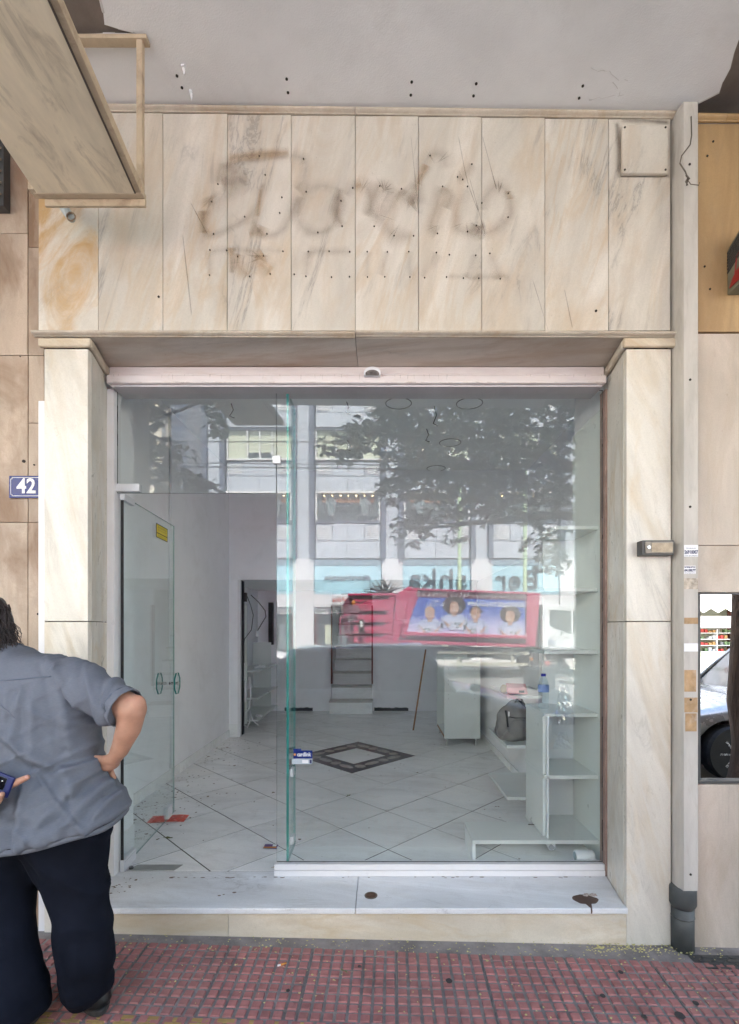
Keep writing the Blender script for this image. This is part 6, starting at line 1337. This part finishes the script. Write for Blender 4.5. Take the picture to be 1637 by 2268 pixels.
M['phone'] = pm('navy_phone_case', (.010, .018, .105), .4, 0, .05); M['lensb'] = pm('black_camera_glass', (.006, .006, .008), .1, bump=0)
M['nail'] = pm('pink_nail', (.55, .30, .25), .35, bump=0)
pr = thing('person', (-1.45, 1.95, gz(-1.4)), 'person seen from behind in blue grey short sleeved shirt and black trousers, hand on hip', 'person')
GX = gz(-1.3)
V = Vector
def _P(x, y): return ((.2887 * x - CX) / F * 1.78, CH - (1309.6 + .2887 * y - CY) / F * 1.78)
FOLDS = [([_P(*q) for q in pts], A, w) for pts, A, w in [([(190, 575), (300, 690), (450, 880)], .010, .012), ([(250, 640), (330, 900), (380, 1230)], .009, .016), ([(470, 560), (590, 820), (700, 1230)], .008, .016), ([(-80, 1080), (150, 1290), (350, 1430), (450, 1600)], .016, .018),
    ([(760, 1280), (560, 1390), (370, 1420)], .014, .016), ([(745, 1300), (640, 1500), (480, 1780)], .013, .018), ([(750, 1330), (720, 1560), (640, 1760)], .010, .013), ([(160, 1510), (170, 1720), (180, 2000)], .014, .014), ([(70, 800), (55, 1100)], .009, .013), ([(150, 820), (180, 1320)], .007, .016), ([(300, 1850), (520, 1500), (560, 1430)], .008, .018), ([(880, 1480), (770, 1700)], .008, .012), ([(640, 620), (720, 760), (730, 900)], .010, .012), ([(380, 1000), (600, 1010), (720, 1040)], .004, .01), ([(100, 1700), (330, 1760), (600, 1680)], .006, .02)]]
def fold(c, n, amp=1.0):
    base = fold0(c, n, amp)
    if c.y > 1.99 or c.x > -1.02: return base
    t = 0
    for pts, A, w in FOLDS:
        best = None
        for (x0, z0), (x1, z1) in zip(pts, pts[1:]):
            dx, dz = x1 - x0, z1 - z0; L2 = dx * dx + dz * dz; u = max(0, min(1, ((c.x - x0) * dx + (c.z - z0) * dz) / L2)); px, pz = c.x - x0 - u * dx, c.z - z0 - u * dz; dd = math.hypot(px, pz); sg = 1 if dx * pz - dz * px > 0 else -1
            if best is None or dd < abs(best): best = dd * sg
        if abs(best) < w * 4: s_ = best / w; t += 1.5 * A * (math.exp(-s_ * s_) * .6 + s_ * math.exp(-s_ * s_ * .6) * .9)
    t += .0022 * noise.noise(V((c.x * 40, c.y * 20, c.z * 22)))
    return base + n * t
def fold0(c, n, amp=1.0):
    # long vertical and diagonal drape plus small creases
    u, z = c.x + 1.47, c.z
    d = .010 * noise.noise(V((u * 9 + z * 2.5, c.y * 3, z * 1.1))) + .0065 * noise.noise(V((u * 17 - z * 7, c.y * 4, z * 3.5)))
    r = 1 - abs(noise.noise(V((u * 7 + z * 5, 2, z * 2.4)))) * 2; d += .010 * max(0, r - .72) / .28
    r = 1 - abs(noise.noise(V((u * 5 - z * 8.5, 7, z * 2)))) * 2; d += .009 * max(0, r - .7) / .3 * (1 if z < 1.15 else .4)
    return n * d * amp
# body: one skin (head, neck, trunk, arms, hands, legs)
b = MB()
HC = V((-1.575, 1.97, 1.60))
b.ell(HC, (.078, .098, .118), 18, 14); b.ell(HC + V((0, .075, -.02)), (.035, .03, .05), 12, 8); b.ell(HC + V((0, .11, -.015)), (.012, .018, .022), 10, 6); b.caps(HC + V((0, .0, -.06)), (-1.55, 1.965, 1.43), .058, .062)
for s_ in (-1, 1): b.ell(HC + V((s_ * .08, .0, -.01)), (.014, .02, .032), 10, 8)
b.ell(HC + V((0, .085, -.055)), (.026, .014, .01), 10, 6)
b.ell((-1.49, 1.98, 1.25), (.26, .15, .25), 18, 12); b.ell((-1.45, 1.98, .95), (.27, .16, .22), 18, 12)
SR, ER, WR = V((-1.20, 1.97, 1.385)), V((-.953, 1.895, 1.285)), V((-1.050, 1.955, 1.085))
b.caps(SR, ER, .06, .055); b.caps(ER, V((-.973, 1.91, 1.21)), .053, .047); b.caps(V((-.973, 1.91, 1.21)), V((-1.018, 1.935, 1.125)), .047, .034); b.caps(V((-1.018, 1.935, 1.125)), WR, .036, .028); b.ell(ER + V((.022, -.012, .022)), .036)
# right hand set on the hip, thumb behind
b.ell(WR + V((-.030, .02, -.028)), (.046, .024, .032), 14, 10, rot=Matrix.Rotation(R(-25), 3, 'Y'))
b.caps(WR + V((.0, .0, -.004)), WR + V((-.045, .0, -.008)), .024, .017, 12); b.caps(WR + V((-.045, .0, -.008)), WR + V((-.085, .01, -.002)), .016, .012, 10)
for k in range(4):
    p = WR + V((-.045 + .006 * k, .045, -.045 - .016 * k)); q = p + V((-.04, .035, -.008)); b.caps(p, q, .0105, .009, 8); b.caps(q, q + V((-.03, .012, -.006)), .009, .0075, 8)
SL, EL, WL = V((-1.80, 1.96, 1.385)), V((-1.86, 1.80, 1.12)), V((-1.425, 1.725, .985))
b.caps(SL, EL, .07, .053); b.caps(EL, WL, .052, .030)
for HL, KN, AN in (((V((-1.27, 1.99, .85))), V((-1.20, 1.985, .46)), V((-1.155, 1.99, .12))), ((V((-1.60, 1.96, .85))), V((-1.50, 1.95, .45)), V((-1.43, 1.85, .10)))):
    b.caps(HL, KN, .10, .07); b.caps(KN, AN, .065, .04)
solid(b, 'body', 'skin', pr, .0085, 3)
# left hand holding the phone (finer skin), palm behind the back facing the camera
PC = V((-1.315, 1.705, 1.06))      # phone centre
ph = thing('mobile_phone', tuple(PC), 'dark blue mobile phone with black camera block held behind the back', 'phone')
rot = Matrix.Rotation(R(22), 3, 'Y')
def plocal(x, y, z): return PC + rot @ V((x, y, z))
def pbox(x0, x1, y0, y1, z0, z1, name, mat, bev): return MB().hexa([plocal(*p) for p in ((x0, y0, z0), (x1, y0, z0), (x1, y1, z0), (x0, y1, z0), (x0, y0, z1), (x1, y0, z1), (x1, y1, z1), (x0, y1, z1))]).build(name, mat, ph, bevel=bev, seg=3)
pbox(-.12, .046, -.005, .005, -.036, .040, 'case', 'phone', .0045); pbox(-.03, .024, -.0075, -.005, -.012, .030, 'camera_block', 'lensb', .002)
pbox(-.032, .026, -.0062, -.0052, -.0145, .0325, 'camera_rim', pm('camera_rim', (.05, .07, .13), .3, .5, bump=0), .001)
MB().tube([plocal(-.008, -.0076, .012), plocal(-.008, -.0086, .012)], .006, 14).build('lens', pm('lens_glass', (.02, .02, .05), .05, bump=0), ph); MB().tube([plocal(.012, -.0076, .018), plocal(.012, -.0082, .018)], .0025, 10).build('flash', 'paper', ph)
h = MB()
PA = V((-1.375, 1.722, 1.0)); h.ell(PA, (.048, .018, .040), 14, 10, rot=Matrix.Rotation(R(-20), 3, 'Y')); h.caps(WL + V((-.05, 0, 0)), PA, .030, .027)
h.ell(PA + V((.045, .006, .03)), (.03, .016, .03), 12, 8)
# thumb: from the palm edge, behind the phone, tip showing on the right
th1, th2, th3 = V((-1.315, 1.722, 1.035)), V((-1.262, 1.718, 1.062)), V((-1.222, 1.712, 1.080)); h.caps(PA + V((.03, .006, .018)), th1, .017, .014, 12); h.caps(th1, th2, .0135, .0125, 12); h.caps(th2, th3, .0125, .0095, 12)
fing = []
for k, (fx_, fz_, tipx, tipz, r_) in enumerate([(-1.315, 1.005, -1.268, 1.008, .0115), (-1.335, .985, -1.292, .984, .013), (-1.360, .962, -1.315, .962, .0125), (-1.39, .945, -1.345, .943, .011)]):
    a_ = V((fx_ - .012, 1.722, fz_ - .004)); m1 = V((fx_ + .004, 1.694, fz_ - .004)); t_ = V((tipx - .022, 1.686, tipz + .022)); h.caps(PA + (a_ - PA) * .55, a_, r_ * 1.1, r_ * 1.05, 10); h.caps(a_, m1, r_ * 1.05, r_, 10); h.caps(m1, t_, r_, r_ * .85, 10); fing.append((t_, r_))
solid(h, 'left_hand', 'skin', pr, .0034, 2)
b = MB(); b.ell(th3 + V((.002, -.0065, .003)), (.007, .003, .006), 10, 6, rot=rot)
b.build('thumb_nail', 'nail', pr, smooth=True)
# hair
b = MB(); b.ell(HC + V((0, -.012, .012)), (.098, .112, .125), 20, 14); b.ell(HC + V((.0, -.045, -.055)), (.105, .075, .095), 18, 10); b.ell(HC + V((.04, -.03, -.10)), (.085, .06, .05), 14, 8)
solid(b, 'hair', 'hair', pr, .009, 3, lambda c_, n_: n_ * (.007 * noise.noise(V((c_.x * 38, c_.y * 38, c_.z * 7))) + .004 * noise.noise(V((c_.x * 90, c_.y * 90, c_.z * 12)))))
b = MB()
for k in range(420):
    a = random.uniform(-2.6, .6); u = random.random(); r = .098
    p = HC + V((math.cos(a) * r, -.03 + math.sin(a) * r * .95, random.uniform(-.06, .09))); pts_ = [p]; d_ = V((math.cos(a) * .12, math.sin(a) * .10, -1)).normalized(); w_ = random.uniform(0, 6)
    Lh = random.uniform(.10, .20)
    for j in range(1, 7):
        q = p + d_ * Lh * j / 6 + V((math.cos(a), math.sin(a), 0)) * (.028 * (j / 6) ** 2 * random.uniform(.4, 1.5)) + V((math.sin(w_ + j * 1.3), math.cos(w_ + j), 0)) * .005; pts_.append(q)
    b.tube(pts_, [.0028, .0026, .0024, .002, .0017, .0013, .0006], 4)
b.build('hair_strands', 'hair', pr, smooth=True)
# shirt: trunk with yoke, short sleeves
def superring(cx_, cy_, a_, b_, z, n=56, e=2.6, tilt=0):
    r = []
    for k in range(n):
        t_ = 2 * math.pi * k / n; c_, s_ = math.cos(t_), math.sin(t_); r.append((cx_ + a_ * math.copysign(abs(c_) ** (2 / e), c_), cy_ + b_ * math.copysign(abs(s_) ** (2 / e), s_), z + tilt * c_ ))
    return r
prof = [(.80, -1.415, 1.955, .402, .225, .065, 2.5), (.83, -1.415, 1.957, .398, .228, .055, 2.4), (.87, -1.42, 1.962, .388, .225, .04, 2.35), (.95, -1.435, 1.97, .360, .212, .02, 2.25), (1.03, -1.452, 1.975, .333, .198, .01, 2.25), (1.08, -1.465, 1.98, .322, .19, 0, 2.25), (1.2, -1.475, 1.985, .330, .19, 0, 2.25), (1.3, -1.48, 1.985, .335, .185, 0, 2.25), (1.38, -1.485, 1.98, .325, .165, 0, 2.25), (1.43, -1.49, 1.975, .305, .14, 0, 2.25), (1.462, -1.495, 1.97, .265, .115, 0, 2.25), (1.485, -1.51, 1.97, .19, .10, 0, 2.25), (1.505, -1.53, 1.97, .105, .088, 0, 2.25), (1.53, -1.545, 1.97, .085, .082, 0, 2.25)]
b = MB(); b.ring([superring(cx_, cy_, a_, b_, z, e=e_, tilt=tl) for z, cx_, cy_, a_, b_, tl, e_ in prof])
def sleeve(bm, S, E, r0, r1):
    bm.tube([S + (S - E) * .25, S, S.lerp(E, .35), S.lerp(E, .7), E], [r0 * .9, r0, (r0 * .62 + r1 * .38), r1 * .98, r1 * 1.03], 28)
sleeve(b, V((-1.215, 1.97, 1.385)), V((-.998, 1.90, 1.298)), .088, .073); sleeve(b, SL, SL.lerp(EL, .85), .095, .085)
b.ell((-1.22, 1.97, 1.39), (.09, .1, .075), 18, 12); b.ell((-1.75, 1.97, 1.39), (.09, .1, .075), 18, 12)
solid(b, 'shirt', 'shirtp', pr, .0075, 5, fold)
# seams: yoke line, collar fold, cuff
def onback(x, z, off=.003):      # point on the back surface of the shirt trunk
    for (z0_, c0, y0_, a0, b0, _t, _e), (z1_, c1, y1_, a1, b1, _t, _e) in zip(prof, prof[1:]):
        if z0_ <= z <= z1_:
            f = (z - z0_) / (z1_ - z0_); cx_, cy_, a_, b_ = [p + (q - p) * f for p, q in ((c0, c1), (y0_, y1_), (a0, a1), (b0, b1))]; u = min(.97, abs(x - cx_) / a_); y = cy_ - b_ * (1 - u ** 2.25) ** (1 / 2.25)
            c_ = V((x, y, z)); return c_ + V((0, -1, 0)) * (fold(c_, V((0, 1, 0))).y * 1 + off)
    return V((x, 1.8, z))
b = MB(); b.tube([onback(-1.75 + .55 * k / 24, 1.405 - .012 * math.sin(k / 24 * math.pi) + .012 * (k / 24), .0015) for k in range(25)], .0022, 5); b.build('yoke_seam', pm('shirt_seam', (.10, .12, .16), .9), pr)
for (x0_, z0_, x1_, z1_) in ((-1.47, 1.39, -1.33, 1.27), (-1.47, 1.385, -1.44, 1.2)):
    pts_ = [onback(x0_ + (x1_ - x0_) * k / 10, z0_ + (z1_ - z0_) * k / 10, .001) for k in range(11)]; MB().tube(pts_, [.0045 * math.sin(math.pi * (k + .8) / 12) for k in range(11)], 8).build('back_pleat', 'shirtp', pr, smooth=True)
E_ = V((-.985, 1.895, 1.292)); S_ = V((-1.215, 1.97, 1.385)); dd_ = (E_ - S_).normalized(); u_ = dd_.orthogonal().normalized(); w_ = dd_.cross(u_)
_o = MB().ring([[E_ + dd_ * o_ + (u_ * math.cos(k * math.pi / 16) + w_ * math.sin(k * math.pi / 16)) * (r_ + .002 * math.sin(k * 1.9)) for k in range(32)] for o_, r_ in ((-.055, .0735), (-.03, .0765), (.0, .0775), (.010, .0765))], cap=False).build('sleeve_cuff', 'shirtp', pr, smooth=True); _o.modifiers.new('s', 'SOLIDIFY').thickness = .003
for off_, rr2 in ((-.022, .0015),): MB().tube([E_ + dd_ * off_ + (u_ * math.cos(k * .2856) + w_ * math.sin(k * .2856)) * .0775 for k in range(23)], rr2, 5).build('cuff_seam', 'shirtp' if off_ == 0 else bpy.data.materials['shirt_seam'], pr)
b = MB(); b.ring([superring(-1.535, 1.97, .10, .092, 1.49, e=2), superring(-1.54, 1.97, .092, .088, 1.525, e=2), superring(-1.545, 1.97, .080, .078, 1.53, e=2)], cap=False); b.build('collar', 'shirtp', pr, smooth=True)
_h = MB().ring([[(x, y, z + .006 * math.sin(k * .33) + .004 * math.sin(k * .8)) for k, (x, y, z) in enumerate(superring(-1.415, 1.955, a_, b_, z_, e=2.5, tilt=.065))] for a_, b_, z_ in ((.393, .222, .779), (.393, .222, .79), (.388, .220, .80))], cap=False).build('hem', 'shirtp', pr, smooth=True); _h.modifiers.new('s', 'SOLIDIFY').thickness = .003
# trousers
b = MB(); b.ell((-1.42, 1.965, .86), (.30, .19, .16), 20, 12)
def leg(pts_): 
    P = [V(p[:3]) for p in pts_]; b.tube(P, [p[3] for p in pts_], 22)
leg([(-1.27, 1.975, .90, .155), (-1.25, 1.975, .74, .155), (-1.218, 1.975, .60, .122), (-1.200, 1.98, .46, .103), (-1.185, 1.975, .36, .102), (-1.170, 1.97, .27, .102), (-1.168, 1.97, .21, .094), (-1.163, 1.985, .165, .088), (-1.160, 1.99, .135, .08)])
leg([(-1.57, 1.96, .90, .165), (-1.53, 1.95, .74, .16), (-1.485, 1.93, .60, .135), (-1.475, 1.91, .46, .118), (-1.45, 1.89, .33, .125), (-1.41, 1.87, .2, .13), (-1.40, 1.86, .13, .12)])
def tfold(c_, n_):
    z = c_.z; s2 = max(0, (.34 - z) / .2); return n_ * (.012 * max(0, 1 - abs(noise.noise(V((c_.x * 5 + z * 3.2, 4, z * 2.6)))) * 5) + .010 * noise.noise(V((c_.x * 8 + z * 4, c_.y * 6, z * 2.2))) + .008 * s2 * noise.noise(V((c_.x * 6, c_.y * 6, z * 34))) + .006 * noise.noise(V((c_.x * 18, 3, z * 9))))
solid(b, 'trousers', 'trouser', pr, .0085, 4, tfold)
MB().hexa([(-1.63, 1.775, .47), (-1.47, 1.765, .47), (-1.47, 1.81, .47), (-1.63, 1.81, .47), (-1.64, 1.775, .60), (-1.475, 1.765, .60), (-1.475, 1.81, .60), (-1.64, 1.81, .60)]).build('cargo_pocket', 'trouser', pr, bevel=.01)
# boots
for (bx_, by_, rz_) in ((-1.160, 2.02, .72), (-1.39, 1.86, .1)):
    m = Matrix.Rotation(rz_, 3, 'Z'); z0_ = gz(bx_) + .004; b = MB()
    def L_(x, y, z): return V((bx_, by_, z0_)) + m @ V((x, y, z))
    b.tube([L_(0, -.0, .17), L_(0, -.008, .10), L_(0, -.012, .05)], [.050, .048, .054], 16); b.ell(L_(0, .12, .045), (.050, .11, .042), 16, 10, rot=m); b.ell(L_(0, .02, .045), (.052, .08, .045), 14, 8, rot=m); b.ell(L_(0, -.03, .042), (.05, .042, .04), 14, 8, rot=m)
    solid(b, 'boot', 'boot', pr, .007, 3, lambda c_, n_: n_ * .004 * noise.noise(V((c_.x * 20, c_.y * 20, c_.z * 50))))
    q = []
    for k in range(26): a = 2 * math.pi * k / 26; q.append(L_(.058 * math.cos(a) * (1 if math.sin(a) < .2 else .95), .075 + .155 * math.sin(a), 0))
    MB().prism(q, (0, 0, .024)).build('sole', 'sole', pr, bevel=.004)
# ------------------------------------------------------------------ tidy
for o in bpy.data.objects:
    if o.parent and o.name.split('.')[0] in ('dirt_spots', 'drill_holes', 'broken_lip', 'blistered_paint', 'paint_crack_lip', 'rust_streak', 'fine_print', 'screw_heads', 'screw_holes', 'plug_holes', 'tread_ribs', 'shelf_pin_holes', 'pin_holes', 'paper_scrap', 'hair_strands', 'crown', 'branches', 'limbs', 'door_seams', 'pillars'): o['kind'] = 'stuff'
    if o.get('category') == 'wire' and o.name.startswith('overhead'): o['group'] = 'overhead wires across the street'
    if o.get('category') == 'sticker' and o.name.startswith('glue'): o['group'] = 'sticker remains on the pipe casing'
    if o.name.startswith('street_tree'): o['group'] = 'street trees at the near kerb'
    if o.name.startswith('street_pole'): o['group'] = 'green lamp poles'
for o in bpy.data.objects:
    if '_o' in o: del o['_o']
